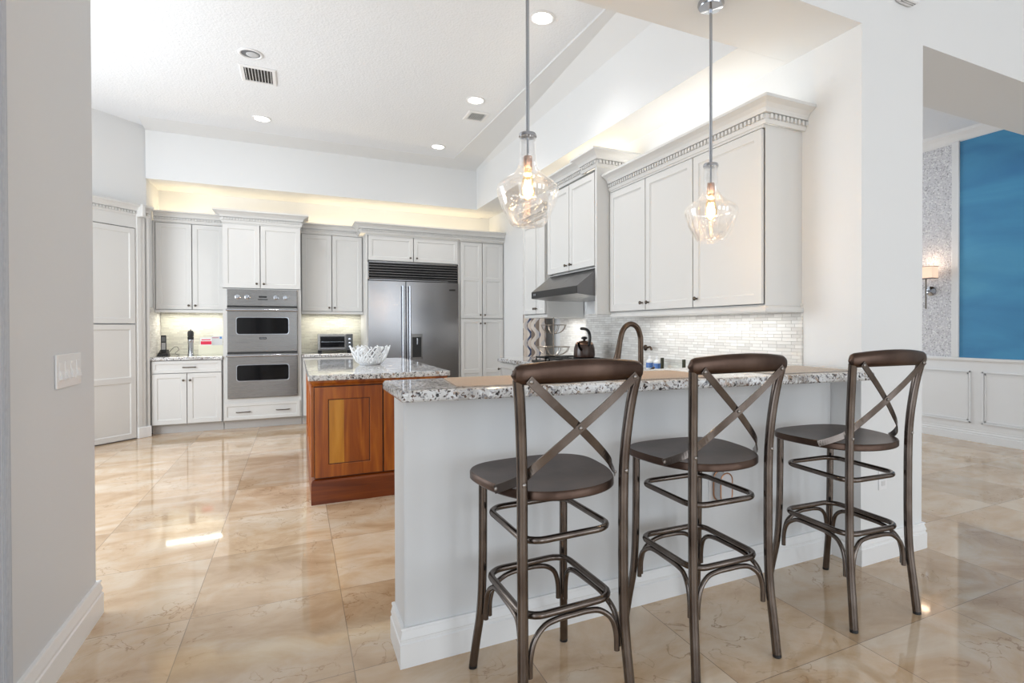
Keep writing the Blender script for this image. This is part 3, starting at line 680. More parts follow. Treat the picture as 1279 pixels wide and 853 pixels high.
# ------------------------------------------------------------------ right wall run
XU = 2.404
t = thing('upper_cabinet', 'large white three-door upper cabinet nearest the bar on the right wall', 'cabinet', (XU, 3.07, 1.39))
carcass(fx(XU), t, XR-.001-XU, 2.244, 3.895, 1.385, 2.41)
MB().box(XU-.018, XU, 2.244, 3.895, 2.39, 2.41).build('top_rail', M_cab, t)
MB().sweep([(0,1.348),(.012,1.348),(.014,1.36),(.008,1.378),(.0,1.385)], [(XU,3.895),(XU,2.244),(XR,2.244)], side=1).build('light_rail', M_cab, t)
MB().box(XU, XR-.001, 2.244, 3.895, 1.35, 1.3855).build('bottom_panel', M_cab, t)
for a, b_, kk in ((2.256,2.836,2.80),(2.846,3.376,3.34),(3.386,3.885,3.42)):
    d = door('door', fx(XU), a, b_, 1.395, 2.385, t); knob(fx(XU), kk, 1.45, d)
crown([(XR-.002,2.229),(XU-.015,2.229),(XU-.015,3.895)], 2.405, .13, .082, -1, t)
XH = 2.285
t = thing('hood_cabinet', 'deeper white two-door cabinet above the range hood', 'cabinet', (XH, 4.39, 1.37))
carcass(fx(XH), t, XR-.001-XH, 3.932, 4.88, 1.765, 2.60)
MB().box(XH-.02, XR-.001, 3.9, 3.93, 1.372, 2.60).build('side_panel', M_cab, t)
for a, b_, kk in ((3.942,4.402,4.36),(4.412,4.872,4.455)):
    d = door('door', fx(XH), a, b_, 1.785, 2.565, t); knob(fx(XH), kk, 1.835, d)
crown([(XR-.002,3.898),(XH-.015,3.898),(XH-.015,4.15),(XH+.02,4.15),(XH+.02,4.88)], 2.6, .135, .085, -1, t)
t = thing('upper_cabinet', 'narrow white upper cabinet beyond the range hood', 'cabinet', (XU, 5.5, 1.39))
carcass(fx(XU), t, XJ-.013-XU, 5.195, 5.815, 1.40, 2.45)
MB().box(XU, XJ-.013, 5.185, 5.815, 1.372, 1.40).build('light_rail', M_cab, t)
for a, b_, kk in ((5.205,5.428,5.41),(5.438,5.806,5.46)):
    d = door('door', fx(XU), a, b_, 1.415, 2.43, t, stile=.045); knob(fx(XU), kk, 1.47, d)
crown([(XJ-.02,5.19),(XU-.015,5.19),(XU-.015,5.815)], 2.45, .13, .082, -1, t)
# range hood
t = thing('range_hood', 'dark steel under-cabinet range hood with sloping front', 'range hood', (2.2, 4.41, 1.53))
XLp = 2.095
MB().loft([[(XLp,y,1.545),(XLp,y,1.61),(XH+.005,y,1.762),(XR-.02,y,1.762),(XR-.02,y,1.525),(XH,y,1.525)] for y in (3.932,4.878)]).build('canopy', M_hood, t)
MB().box(XLp-.004,XLp,3.934,4.876,1.547,1.608).build('control_lip', M_black, t)
l_ = MB()
for y in (4.78,4.81): l_.lathe([(.012,0),(.012,.004),(.001,.004)], (XLp-.004,y,1.58), 14, '-x')
l_.build('control_button', M_chrome, t)
# right base cabinets and counter, cooktop
for y0, y1, xb, fr_, lab in ((2.95,4.84,XR-.001,((2.96,3.42),(3.43,3.89),(3.9,4.36),(4.37,4.83)),'white base cabinet under the cooktop on the right wall'),(4.862,5.78,XJ-.02,((4.87,5.32),(5.33,5.77)),'white base cabinet under the fruit stand in the far right corner')):
    t = thing('base_cabinet', lab, 'cabinet', (2.35, (y0+y1)/2, 0))
    MB().box(2.10, xb, y0, y1, .1, .88).build('cabinet_body', M_cab, t)
    MB().box(2.17, 2.2, y0, y1, 0, .1).build('toe_kick', M_kick, t)
    for a, b_ in fr_:
        d = door('door', fx(2.10), a, b_, .12, .87, t); knob(fx(2.10), b_-.03, .8, d)
tag(MB().prism([(2.06,2.95),(XR-.013,2.95),(XR-.013,4.84),(XJ-.014,4.865),(XJ-.014,5.79),(2.06,5.79)], .882, .925).build('countertop', M_granite, bevel=.006), 'long granite countertop on the right wall carrying the cooktop', 'countertop')
t = thing('base_cabinet', 'white sink cabinet behind the bar wall', 'cabinet', (1.3, 2.6, 0))
MB().box(.58, 2.09, 2.265, 2.86, .1, .88).build('cabinet_body', M_cab, t)
MB().box(.58, 2.09, 2.78, 2.8, 0, .1).build('toe_kick', M_kick, t)
t2 = tag(MB().box(.56, XR-.013, 2.262, 2.948, .882, .922).build('countertop', M_granite, bevel=.006), 'low granite sink countertop directly behind the bar', 'countertop')
t = thing('cooktop', 'black gas cooktop with cast iron grates in the right counter', 'cooktop', (2.34, 4.45, .925))
MB().box(2.10,2.58,4.0,4.9,.925,.945).build('cooktop_surface', M_black, t, bevel=.004)
for y0 in (4.02,4.32,4.62):
    g = MB()
    for a in (.02,.13,.24): g.box(2.13,2.55,y0+a,y0+a+.012,.968,.982)
    for x in (2.13,2.335,2.54): g.box(x,x+.012,y0+.02,y0+.252,.968,.982)
    for x in (2.13,2.54):
        for a in (.02,.24): g.box(x,x+.012,y0+a,y0+a+.012,.945,.97)
    g.build('grate', M_black, t)
    MB().lathe([(.045,0),(.045,.012),(.03,.016),(.001,.016)], (2.34,y0+.13,.945), 18).build('burner', M_black, t)
t = thing('tea_kettle', 'dark brown kettle with copper lid band and arched handle on the cooktop', 'kettle', (2.43, 4.42, .983))
MB().lathe([(.001,0),(.085,0),(.098,.008),(.10,.03),(.096,.09),(.084,.125)], (2.43,4.42,.983), 28).build('kettle_body', plain('kettle_brown',(.05,.025,.018),.25), t, smooth='auto')
MB().lathe([(.084,.125),(.078,.14),(.055,.153),(.02,.158),(.001,.158)], (2.43,4.42,.983), 28, cap=False).build('lid', plain('kettle_copper',(.62,.38,.26),.2,.9), t, smooth=True)
MB().lathe([(.001,.156),(.012,.158),(.012,.168),(.028,.174),(.03,.184),(.018,.194),(.001,.196)], (2.43,4.42,.983), 20).build('lid_knob', M_black, t, smooth=True)
MB().tube([(2.43,4.33,1.10),(2.43,4.315,1.17),(2.43,4.34,1.225),(2.43,4.40,1.248),(2.43,4.48,1.252)], .014, 12, smooth=4).build('handle', M_black, t, smooth='auto')
MB().tube([(2.36,4.35,1.06),(2.32,4.31,1.09),(2.30,4.29,1.125)], .013, 12, smooth=3).build('spout', M_bronze, t, smooth='auto')
# two tier wire fruit stand
t = thing('fruit_stand', 'two-tier wire fruit stand beside the cooktop', 'fruit stand', (2.45, 5.13, .926))
M_wire = plain('pewter_wire', (.35,.30,.25), .3, .9)
MB().lathe([(.001,0),(.006,0),(.006,.44),(.001,.44)], (2.45,5.13,.93), 10).build('center_post', M_wire, t)
for zz, r in ((.36,.135),(.13,.175)):
    b = MB()
    b.tube([(2.45+r*math.cos(2*PI*k/28), 5.13+r*math.sin(2*PI*k/28), .93+zz) for k in range(28)], .004, 6, closed=True)
    for k in range(8):
        a = 2*PI*k/8
        b.tube([(2.45+rr*math.cos(a), 5.13+rr*math.sin(a), .93+zz-dz) for rr, dz in ((r,0),(r*.9,.04),(r*.6,.075),(r*.25,.088),(.004,.088))], .0035, 6, smooth=2)
    b.build('basket', M_wire, t, smooth='auto')
b = MB()
for k in range(3):
    a = 2*PI*k/3+.4; b.tube([(2.45,5.13,.98),(2.45+.06*math.cos(a),5.13+.06*math.sin(a),.96),(2.45+.10*math.cos(a),5.13+.10*math.sin(a),.93)], .0045, 6, smooth=3)
b.build('foot', M_wire, t)
# faucet behind the bar
t = thing('kitchen_faucet', 'tall bronze gooseneck faucet rising behind the bar', 'faucet', (1.905, 2.75, .922))
MB().lathe([(.001,0),(.03,0),(.03,.012),(.022,.02),(.02,.05),(.015,.06),(.001,.06)], (1.905,2.75,.922), 20).build('base', M_bronze, t, smooth='auto')
MB().tube([(1.905,2.75,.96),(1.905,2.75,1.16),(1.90,2.75,1.215),(1.878,2.75,1.262),(1.838,2.75,1.282),(1.80,2.75,1.27),(1.772,2.75,1.235),(1.755,2.75,1.175)], .0165, 16, smooth=6).build('gooseneck', M_bronze, t, smooth='auto')
b = MB(); b.loft([[( px+rr*math.cos(a)*.96, 2.75+rr*math.sin(a), pz+rr*math.cos(a)*.25) for a in [2*PI*k/16 for k in range(16)]] for px, pz, rr in ((1.756,1.18,.017),(1.744,1.12,.02),(1.732,1.07,.024),(1.728,1.05,.022))]); b.build('spray_head', M_bronze, t, smooth='auto')
b = MB(); b.tube([(1.905,2.75,.985),(1.93,2.72,.99),(1.965,2.69,1.02)], .007, 10, smooth=3); b.build('lever', M_bronze, t, smooth='auto')
t = thing('pot_filler', 'small bronze wall tap on the backsplash above the sink counter', 'tap', (XR-.012, 3.80, 1.06))
MB().lathe([(.025,0),(.025,.008),(.012,.012),(.012,.05),(.001,.05)], (XR-.0125,3.80,1.09), 16, '-x').build('flange', M_bronze, t, smooth='auto')
MB().tube([(XR-.055,3.80,1.09),(XR-.055,3.74,1.09),(XR-.055,3.68,1.10),(XR-.055,3.66,1.075)], .009, 10, smooth=3).build('spout', M_bronze, t, smooth='auto')
# small things on the right counter
M_soap = plain('soap_bottle_white', (.8,.82,.84), .3); M_bluel = plain('blue_label', (.09,.2,.5), .4)
for i, (y, lab) in enumerate(((3.60,'small white soap bottle with blue label, left of the pair'),(3.50,'small white soap bottle with blue label, right of the pair beside the glass tray'))):
    t = thing('soap_bottle', lab, 'bottle', (2.58, y, .926), 'soap bottles by the sink')
    MB().lathe([(.001,0),(.026,0),(.028,.005),(.028,.065),(.014,.08),(.01,.084),(.01,.095),(.001,.095)], (2.58,y,.926), 18).build('bottle_body', M_soap, t, smooth='auto')
    MB().lathe([(.0285,.012),(.0287,.014),(.0287,.05),(.0285,.052)], (2.58,y,.926), 18, cap=False).build('bottle_label', M_bluel, t, smooth=True)
    MB().lathe([(.012,.094),(.012,.108),(.001,.108)], (2.58,y,.926), 12).build('cap', M_white, t, smooth='auto')
t = thing('glass_holder', 'clear glass panel holder with dark end posts on the right counter', 'holder', (2.58, 3.30, .926))
MB().box(2.575,2.581,3.175,3.425,.935,1.02).build('glass_panel', M_clear, t)
for y in (3.165,3.425): MB().box(2.565,2.591,y,y+.012,.926,1.025).build('end_post', plain('dark_bronze_post',(.06,.06,.04),.4,.6), t, bevel=.002)
MB().box(2.555,2.60,3.165,3.437,.926,.934).build('base', M_clear, t)
# patterned curtain in the far right corner
b = MB(); n = 60; y0, y1 = 5.9, 6.58
fr = [(2.70+.028*math.sin(k/n*PI*11), y0+(y1-y0)*k/n) for k in range(n+1)]
bk = [(x+.004, y) for x, y in reversed(fr)]
b.prism(fr+bk, .03, 2.55)
c_ = tag(b.build('curtain', M_curt), 'patterned curtain with wavy dark and blue bands in the far right corner', 'curtain')

# ------------------------------------------------------------------ island
t = thing('kitchen_island', 'cherry wood kitchen island base with framed end panels', 'island', (.6, 5.2, 0))
ix0, ix1, iy0, iy1 = .115, 1.05, 4.215, 6.2
MB().box(ix0,ix1,iy0,iy1,.02,.88).build('carcass', M_woodD, t)
MB().sweep([(0,0),(.022,0),(.022,.155),(.016,.17),(.006,.176),(0,.18)], [(ix0,iy1),(ix0,iy0),(ix1,iy0),(ix1,iy1)], side=1).build('plinth', M_wood2, t)
MB().sweep([(0,.845),(.008,.845),(.012,.858),(.024,.87),(.026,.888),(0,.888)], [(ix0,iy1),(ix0,iy0),(ix1,iy0),(ix1,iy1)], side=1).build('cornice', M_wood, t)
for a, b_ in ((ix0+.004,.582),(.592,ix1-.004)):
    d = door('end_panel', fy(iy0), a, b_, .19, .838, t, mat=M_wood, stile=.085)
    s0 = a+.095
    g_ = MB(fy(iy0))
    for q0, q1, r0, r1 in ((a+.085,a+.094,.275,.753),(b_-.094,b_-.085,.275,.753),(a+.085,b_-.085,.275,.284),(a+.085,b_-.085,.744,.753)): g_.box(q0,q1,r0,r1,.008,.0135)
    g_.build('panel_dark_edge', M_woodD, d)  # darker lines along the inner edges of the panel frame
    MB(fy(iy0)).box(a+.095,a+.195,.285,.743,.010,.0125).build('pale_board', M_woodL, d)
for y0 in (4.24,4.90,5.56):
    door('side_door', fx(ix0), y0, y0+.63, .19, .838, t, mat=M_wood, stile=.075)
tag(MB().prism([(.075,4.15),(1.09,4.15),(1.09,6.25),(.075,6.25)], .888, .928).build('countertop', M_granite, bevel=.008, seg=3), 'wide granite island countertop under the white bowl', 'countertop')
# coral bowl
def coral_bowl():
    o = thing('decorative_bowl', 'white open twig bowl standing on the island countertop', 'bowl', (.615, 5.19, .9285))
    b = MB(); rnd = random.Random(4); Rm, H = .176, .165; c = (.615, 5.19, .9285)
    def pt(a, h):
        hh = max(0.0, min(1.2, h)); r = Rm*(0.50+0.50*min(1, hh)**.55)
        return (c[0]+r*math.cos(a), c[1]+r*math.sin(a), c[2]+.0095+H*hh)
    nn = 27
    for k in range(nn):
        for s in (1, -1):
            a = 2*PI*k/nn+rnd.uniform(-.05,.05); h = 0.0; p = [pt(a, 0)]
            top = rnd.uniform(.86, 1.0) ; dirn = s
            while h < top:
                st = rnd.uniform(.12,.2); h = min(top, h+st); a += dirn*rnd.uniform(.07,.15)
                if rnd.random() < .45: dirn = -dirn
                p.append(pt(a, h))
            b.tube(p, .0058, 6, smooth=2)
    b.tube([pt(2*PI*k/30, 0) for k in range(30)], .008, 8, closed=True)
    b.lathe([(.001,0),(.084,0),(.088,.006),(.08,.011),(.001,.011)], c, 24)
    b.build('twig_lattice', plain('white_lacquer', (.86,.87,.88), .3), o, smooth='auto')
coral_bowl()

# ------------------------------------------------------------------ bar top and placemats
bar = MB().prism([(.326,1.902),(2.535,1.692),(2.545,1.70),(2.675,1.868),(XR-.013,2.34),(.326,2.34)], 1.0008, 1.0426)
tag(bar.build('bar_countertop', M_granite, bevel=.012, seg=4), 'long raised granite bar countertop in front of the three stools', 'countertop')
def placemat(cx, cy, w, d, rot, m, label):
    r = .03; pts = []
    for sx, sy, a0 in ((1,1,0),(-1,1,90),(-1,-1,180),(1,-1,270)):
        for k in range(5):
            a = R(a0+k*22.5); pts.append((sx*(w/2-r)+r*math.cos(a), sy*(d/2-r)+r*math.sin(a)))
    o = MB().prism(pts, 0, .005).build('placemat', m, bevel=.0015)
    o.location = (cx, cy, 1.0428); o.rotation_euler = (0,0,R(rot)); tag(o, label, 'placemat', 'woven placemats on the bar')
placemat(.80, 2.09, .50, .36, -5.4, M_mat, 'tan woven placemat nearest the left end of the bar')
placemat(1.43, 2.03, .50, .36, -5.4, M_mat, 'tan woven placemat in front of the middle stool')
placemat(2.26, 1.97, .50, .36, -5.4, M_mat2, 'pale woven placemat at the wall end of the bar')

# ------------------------------------------------------------------ bar stools
def make_stool():
    o = thing('bar_stool', 'x', 'bar stool', (0,0,0), 'bronze cross-back bar stools')
    # seat
    out = []
    ctrl = [(0,.237),(.13,.226),(.20,.19),(.235,.125),(.231,.02),(.211,-.08),(.163,-.172),(.09,-.220),(0,-.235)]
    ctrl = ctrl+[(-x,y) for x,y in reversed(ctrl[1:-1])]
    P = [Vector((x,y,0)) for x,y in ctrl]; P = catmull(P, 5, True)
    def ring(sc, z, dish=0): return [(p.x*sc, p.y*sc, z) for p in P]
    b = MB(); b.loft([ring(.95,.732),(ring(.985,.734)),ring(1.0,.738),ring(1.0,.758),ring(.985,.763),ring(.93,.762),ring(.7,.757),ring(.35,.754),ring(.05,.7535)])
    b.build('seat', M_seat, o, smooth='auto')
    for s in (-1, 1):
        pts = [(s*.192,-.237,.012),(s*.188,-.226,.12),(s*.183,-.213,.24),(s*.180,-.206,.37),(s*.180,-.204,.60),(s*.181,-.206,.78),(s*.186,-.213,.90),(s*.196,-.227,1.02),(s*.208,-.242,1.108)]
        l = MB().tube(pts, .0168, 14, smooth=5).build('back_leg', M_stool, o, smooth='auto')
        MB().tube([(s*.1924,-.2382,0),(s*.192,-.2367,.014)], .0165, 14).build('foot_cap', M_black, l, smooth='auto')
        MB().lathe([(.007,0),(.006,.003),(.001,.004)], (s*.181,-.2225,.795), 10, '-y').build('rivet', M_rivet, l, smooth=True)
        pts = [(s*.19,.235,.012),(s*.183,.222,.10),(s*.172,.203,.22),(s*.167,.194,.36),(s*.166,.19,.56),(s*.166,.188,.736)]
        l = MB().tube(pts, .0158, 14, smooth=5).build('front_leg', M_stool, o, smooth='auto')
        MB().tube([(s*.1905,.237,0),(s*.19,.2345,.014)], .0157, 14).build('foot_cap', M_black, l, smooth='auto')
    # top rail
    rings = []; n = 36; ns = 20
    for i in range(n+1):
        t_ = -1+2*i/n; e = abs(t_)
        x = t_*.229; y = -.238-.036*(1-t_*t_); zc = 1.122+.010*(1-t_*t_)
        k = math.sqrt(max(0.0, 1-max(0, (e-.88)/.12)**2)); k = max(k, .05)
        hh = (.035-.006*e**2)*k; th = (.0155+.0065*e**3)*k
        dx, dy = .229, .072*t_; L_ = math.hypot(dx, dy); nx, ny = -dy/L_, dx/L_
        rings.append([(x+nx*th*math.cos(a), y+ny*th*math.cos(a), zc+hh*math.copysign(abs(math.sin(a))**.75, math.sin(a))) for a in [2*PI*q/ns for q in range(ns)]])
    MB().loft(rings).build('top_rail', M_seat, o, smooth='auto')
    # crossed flat braces
    for s in (-1, 1):
        off = .0035*s
        P0 = [(-s*.188,-.272,1.112),(-s*.095,-.258,1.03),(0,-.236+off,.952),(s*.085,-.208+off,.878),(s*.135,-.186,.83),(s*.16,-.166,.80),(s*.196,-.125,.772),(s*.2235,-.085,.752)]
        NN = [(0,-1,0),(0,-1,0),(0,-1,.1),(s*.1,-1,.1),(s*.3,-.9,.2),(s*.5,-.8,.3),(s*.75,-.6,.25),(s*.88,-.45,.05)]
        C1 = catmull([Vector(p) for p in P0], 6); C2 = catmull([Vector(p) for p in NN], 6); rg = []
        for i, p in enumerate(C1):
            tn = (C1[min(i+1,len(C1)-1)]-C1[max(i-1,0)]).normalized(); nn = C2[i].normalized(); w = tn.cross(nn).normalized(); nn = w.cross(tn)
            hw, ht = .0135, .0022
            rg.append([tuple(p+w*hw+nn*ht), tuple(p-w*hw+nn*ht), tuple(p-w*hw-nn*ht), tuple(p+w*hw-nn*ht)])
        br = MB().loft(rg).build('cross_brace', M_stool, o, bevel=.001)
        rv = MB(); rv.lathe([(.007,0),(.006,.003),(.001,.004)], (-s*.180,-.2735,1.105), 10, '-y')
        rv.build('rivet', M_rivet, br, smooth=True)
        rv = MB(); rv.lathe([(.007,0),(.006,.003),(.001,.004)], (s*.2205,-.093,.756), 10, '-y'); rv.build('rivet', M_rivet, br, smooth=True)
    MB().lathe([(.007,0),(.006,.003),(.001,.004)], (0,-.2425,.952), 10, '-y').build('rivet', M_rivet, o, smooth=True)
    # rings
    def rrect(hx, y0, y1, r, z):
        pts = []
        for sx, yy, a0 in ((1,y1,0),(-1,y1,90),(-1,y0,180),(1,y0,270)):
            sy = 1 if yy == y1 else -1
            for k in range(7):
                a = R(a0+k*15); pts.append((sx*(hx-r)+r*math.cos(a), yy-sy*r+r*math.sin(a), z))
        return pts
    MB().tube(rrect(.155,-.182,.172,.062,.605), .0112, 10, closed=True).build('stretcher_ring', M_stool, o, smooth='auto')
    MB().tube(rrect(.158,-.185,.176,.062,.375), .0118, 10, closed=True).build('stretcher_ring', M_stool, o, smooth='auto')
    # arches under the lower ring
    legs = [(-.182,-.208),(.182,-.208),(.168,.196),(-.168,.196)]
    for i in range(4):
        a, c = Vector(legs[i]), Vector(legs[(i+1)%4]); d = (c-a).normalized(); nrm = Vector((-d.y, d.x)); 
        ctr = Vector((0, .006)); 
        if nrm.dot(ctr-(a+c)/2) < 0: nrm = -nrm
        a1 = a+d*.026+nrm*.006; c1 = c-d*.026+nrm*.006; L_ = (c1-a1).length
        prof = [(0,.205),(0.002,.262),(.018,.312),(.055,.343),(.10,.353)]
        pts = [(a1+d*s+nrm*min(.012, s*.2), z) for s, z in prof]+[((a1+c1)/2+nrm*.012, .354)]+[(c1-d*s+nrm*min(.012, s*.2), z) for s, z in reversed(prof)]
        MB().tube([(p.x, p.y, z) for p, z in pts], .0095, 10, smooth=4).build('arch_brace', M_stool, o, smooth='auto')
    return o
st = make_stool()
spots = [((.783,1.698),1.2,'bronze cross-back bar stool nearest the left end of the bar'),
         ((1.470,1.731),-1.5,'middle bronze cross-back bar stool, in front of the wall outlet plug'),
         ((2.283,1.697),-3.5,'bronze cross-back bar stool farthest right, beside the wall column')]
for i, ((x, y), a, lab) in enumerate(spots):
    o = st if i == 0 else copy_tree(st)
    o.location = (x, y, 0); o.rotation_euler = (0, 0, R(a)); o['label'] = lab

# ------------------------------------------------------------------ pendant lamps
def pendant(x, y, label):
    o = thing('pendant_lamp', label, 'pendant lamp', (x, y, 1.68), 'glass pendant lamps over the bar')
    c = (x, y, 0)
    MB().lathe([(.001,ZB-.0005),(.062,ZB-.0005),(.064,ZB-.012),(.058,ZB-.026),(.02,ZB-.032),(.008,ZB-.034)], c, 28).build('canopy', M_chrome, o, smooth='auto')
    MB().lathe([(.0075,2.06),(.0075,ZB-.03)], c, 12).build('rod', M_chrome, o, smooth='auto')
    MB().lathe([(.001,2.072),(.012,2.072),(.034,2.066),(.037,2.060),(.037,2.052),(.010,2.048),(.001,2.048)], c, 24).build('cap', M_chrome, o, smooth='auto')
    MB().lathe([(.005,1.965),(.005,2.05)], c, 10).build('inner_stem', M_chrome, o, smooth='auto')
    MB().lathe([(.001,1.972),(.017,1.972),(.018,1.965),(.019,1.918),(.016,1.912),(.001,1.912)], c, 18).build('socket', plain('copper_socket',(.55,.36,.28),.25,.9) if 'copper_socket' not in bpy.data.materials else bpy.data.materials['copper_socket'], o, smooth='auto')
    pr = [(.034,2.058),(.0335,2.03),(.034,1.99),(.0355,1.955),(.041,1.93),(.055,1.905),(.078,1.886),(.105,1.868),(.123,1.851),(.129,1.836),(.1275,1.818),(.120,1.79),(.108,1.757),(.092,1.725),(.078,1.702),(.070,1.690),(.064,1.684),(.055,1.682),(.030,1.683),(.001,1.684)]
    P = catmull([Vector((r, z, 0)) for r, z in pr], 3)
    MB().lathe([(max(p.x, .0008), p.y) for p in P], c, 48, cap=False).build('glass_shade', M_glass, o, smooth=True)
    bp_ = [(.012,1.915),(.014,1.905),(.020,1.885),(.027,1.86),(.030,1.838),(.027,1.815),(.016,1.797),(.001,1.792)]
    P = catmull([Vector((r, z, 0)) for r, z in bp_], 3)
    bl = MB().lathe([(max(p.x, .0008), p.y) for p in P], c, 24, cap=False).build('bulb', M_bulbglass, o, smooth=True)
    f = MB(); n = 10
    pts = []
    for k in range(n+1):
        a = 2*PI*k/n; pts.append((x+.011*math.cos(a), y+.011*math.sin(a), 1.872 if k % 2 else 1.812))
    f.tube(pts, .003, 6, smooth=2); f.build('filament', M_fil, bl)
    l = bpy.data.lights.new('bulb_light', 'POINT'); l.energy = 5; l.color = (1, .85, .68); l.shadow_soft_size = .03
    lo = bpy.data.objects.new('bulb_light', l); COL.objects.link(lo); lo.parent = o; lo.location = Vector((x, y, 1.842))-Vector(OFF[o.name])
pendant(.874, 2.073, 'left glass bell pendant lamp hanging over the bar')
pendant(1.852, 2.073, 'right glass bell pendant lamp in front of the near upper cabinet')

# ------------------------------------------------------------------ ceiling fixtures
def downlight(x, y, on, label):
    zc = 3.63
    o = thing('recessed_light', label, 'ceiling light', (x, y, zc), 'recessed ceiling lights')
    MB().lathe([(.098,-.001),(.10,.004),(.094,.009),(.082,.010),(.074,.004),(.074,-.001)], (x,y,zc), 32, '-z').build('trim_ring', M_white, o, smooth='auto')
    if on:
        MB().lathe([(.001,.003),(.074,.003),(.074,-.001),(.001,-.001)], (x,y,zc), 28, '-z').build('lens', M_lamp, o, smooth='auto')
        l = bpy.data.lights.new('downlight', 'SPOT'); l.energy = 22; l.spot_size = R(120); l.spot_blend = .8; l.color = (1,.97,.93); l.shadow_soft_size = .07
        lo = bpy.data.objects.new('downlight', l); COL.objects.link(lo); lo.parent = o; lo.location = (0,0,-.03)
    else:
        MB().lathe([(.074,-.0005),(.074,.002),(.001,.002),(.001,-.0005)], (x,y,zc), 28, '-z').build('recess', plain('recess_shade_grey',(.16,.17,.19),.5), o, smooth='auto')  # dark disc, shade of the gap around the eyeball put into the colour
        MB().lathe([(.001,.009),(.03,.008),(.046,.004),(.05,.0015)], (x+.012,y+.012,zc), 28, '-z').build('eyeball', plain('eyeball_grey',(.6,.61,.63),.4), o, smooth='auto')
downlight(1.712,3.773,True,'bright recessed ceiling light nearest the left pendant rod')
downlight(-.338,5.337,False,'unlit recessed ceiling light beside the left air vent')
downlight(-.333,6.926,True,'bright recessed ceiling light over the wall ovens')
downlight(1.701,5.427,True,'bright recessed ceiling light beside the right air vent')
downlight(1.689,7.02,True,'bright recessed ceiling light farthest back, over the refrigerator')
def vent(x, y, w, d, n, label):
    zc = 3.63; o = thing('air_vent', label, 'air vent', (x,y,zc), 'ceiling air vents')
    b = MB(); t_ = .035
    b.loft([[(x+sx*w/2,y+sy*d/2,zc-.0005),(x+sx*w/2,y+sy*d/2,zc-.006),(x+sx*(w/2-.01),y+sy*(d/2-.01),zc-.012),(x+sx*(w/2-t_),y+sy*(d/2-t_),zc-.012),(x+sx*(w/2-t_),y+sy*(d/2-t_),zc-.0005)] for sx, sy in ((1,1),(-1,1),(-1,-1),(1,-1))], False, True)
    b.build('vent_frame', M_white, o)
    MB().box(x-w/2+t_,x+w/2-t_,y-d/2+t_,y+d/2-t_,zc-.003,zc-.0008).build('vent_shade_sheet', M_dark, o)  # dark sheet standing in for the shade between the louvres
    b = MB()
    for k in range(n):
        xx = x-w/2+t_+(k+.5)*(w-2*t_)/n
        b.loft([[(xx-.0022,yy,zc-.0032),(xx+.0022,yy,zc-.0032),(xx+.0022,yy,zc-.0115),(xx-.0022,yy,zc-.0115)] for yy in (y-d/2+t_, y+d/2-t_)])
    b.build('vent_louvre', M_white, o)
vent(-.30,5.75,.30,.36,9,'white ceiling air vent in front of the unlit recessed light')
vent(1.835,5.83,.24,.27,8,'white ceiling air vent on the right, near the soffit')
o = thing('alarm_unit', 'white wall-mounted alarm unit high above the column', 'alarm', (3.04,YF,3.09))
MB(lambda x, z, y: (x, y, z)).prism([(3.04+.085*math.copysign(abs(math.cos(a))**.6,math.cos(a)), 3.085+.05*math.copysign(abs(math.sin(a))**.6,math.sin(a))) for a in [2*PI*k/32 for k in range(32)]], YF-.05, YF-.0005).build('housing', M_white, o, bevel=.012, seg=3)
b = MB()
for k in range(12):
    for j in range(2): b.box(2.985+k*.009,2.988+k*.009,YF-.040+j*.012,YF-.036+j*.012,3.0345,3.038)
b.build('grille', M_dark, o)

# ------------------------------------------------------------------ outlets, switch, sconce
o = thing('light_switch', 'white four-gang light switch plate on the left wall', 'light switch', (XL, 2.687, 1.10))
MB().box(XL+.0003,XL+.007,2.562,2.812,1.038,1.165).build('switch_plate', M_white, o, bevel=.003)
for k in range(4):
    y = 2.60+k*.058
    f = MB().box(XL+.006,XL+.0085,y-.017,y+.017,1.066,1.137).build('rocker_frame', M_white, o, bevel=.001)
    MB().loft([[(XL+.008,yy,1.07),(XL+.017,yy,1.074),(XL+.009,yy,1.105),(XL+.008,yy,1.133)] for yy in (y-.014,y+.014)]).build('rocker', M_white, f)
o = thing('wall_outlet', 'white wall outlet on the column behind the right stool', 'outlet', (2.87, YF, .42))
MB().box(2.838,2.905,YF-.006,YF-.0003,.378,.482).build('outlet_plate', M_white, o, bevel=.002)
b = MB()
for z in (.40,.445): b.box(2.857,2.886,YF-.008,YF-.005,z,z+.026)
b.build('receptacle', plain('outlet_grey',(.7,.7,.7),.4), o)
o = thing('plug_in_device', 'clear copper-rimmed plug-in air freshener on the bar wall outlet', 'plug-in device', (1.87, 2.049, .50))
def slot(cx, cz, hw, hh): return [(cx+hw*math.cos(R(a)), cz+hh*1.0+hw*math.sin(R(a))) for a in range(0,181,20)]+[(cx+hw*math.cos(R(a)), cz-hh+hw*math.sin(R(a))) for a in range(180,361,20)]
MB().box(1.815,1.885,2.043,2.0487,.42,.535).build('outlet_plate', M_white, o, bevel=.002)
xz = lambda x, z, y: (x, y, z)
MB(xz).prism(slot(1.872,.485,.034,.036), 1.985, 2.043).build('device_body', plain('frosted_grey',(.62,.62,.64),.25), o, bevel=.003)
ri = [slot(1.872,.485,.036,.036)]
b = MB(); b.tube([(p[0],1.986,p[1]) for p in ri[0]], .0035, 8, closed=True); b.tube([(p[0],2.035,p[1]) for p in ri[0]], .0035, 8, closed=True); b.build('copper_rim', plain('copper_rim',(.45,.24,.14),.3,.9), o, smooth='auto')
o = thing('wall_sconce', 'lit wall sconce with pale rectangular shade on the shimmering wallpaper', 'wall lamp', (XDW, 3.83, 1.7))
MB().box(6.54,6.66,3.695,3.90,1.82,1.955).build('lamp_shade', M_shade, o, bevel=.004)
b = MB(); 
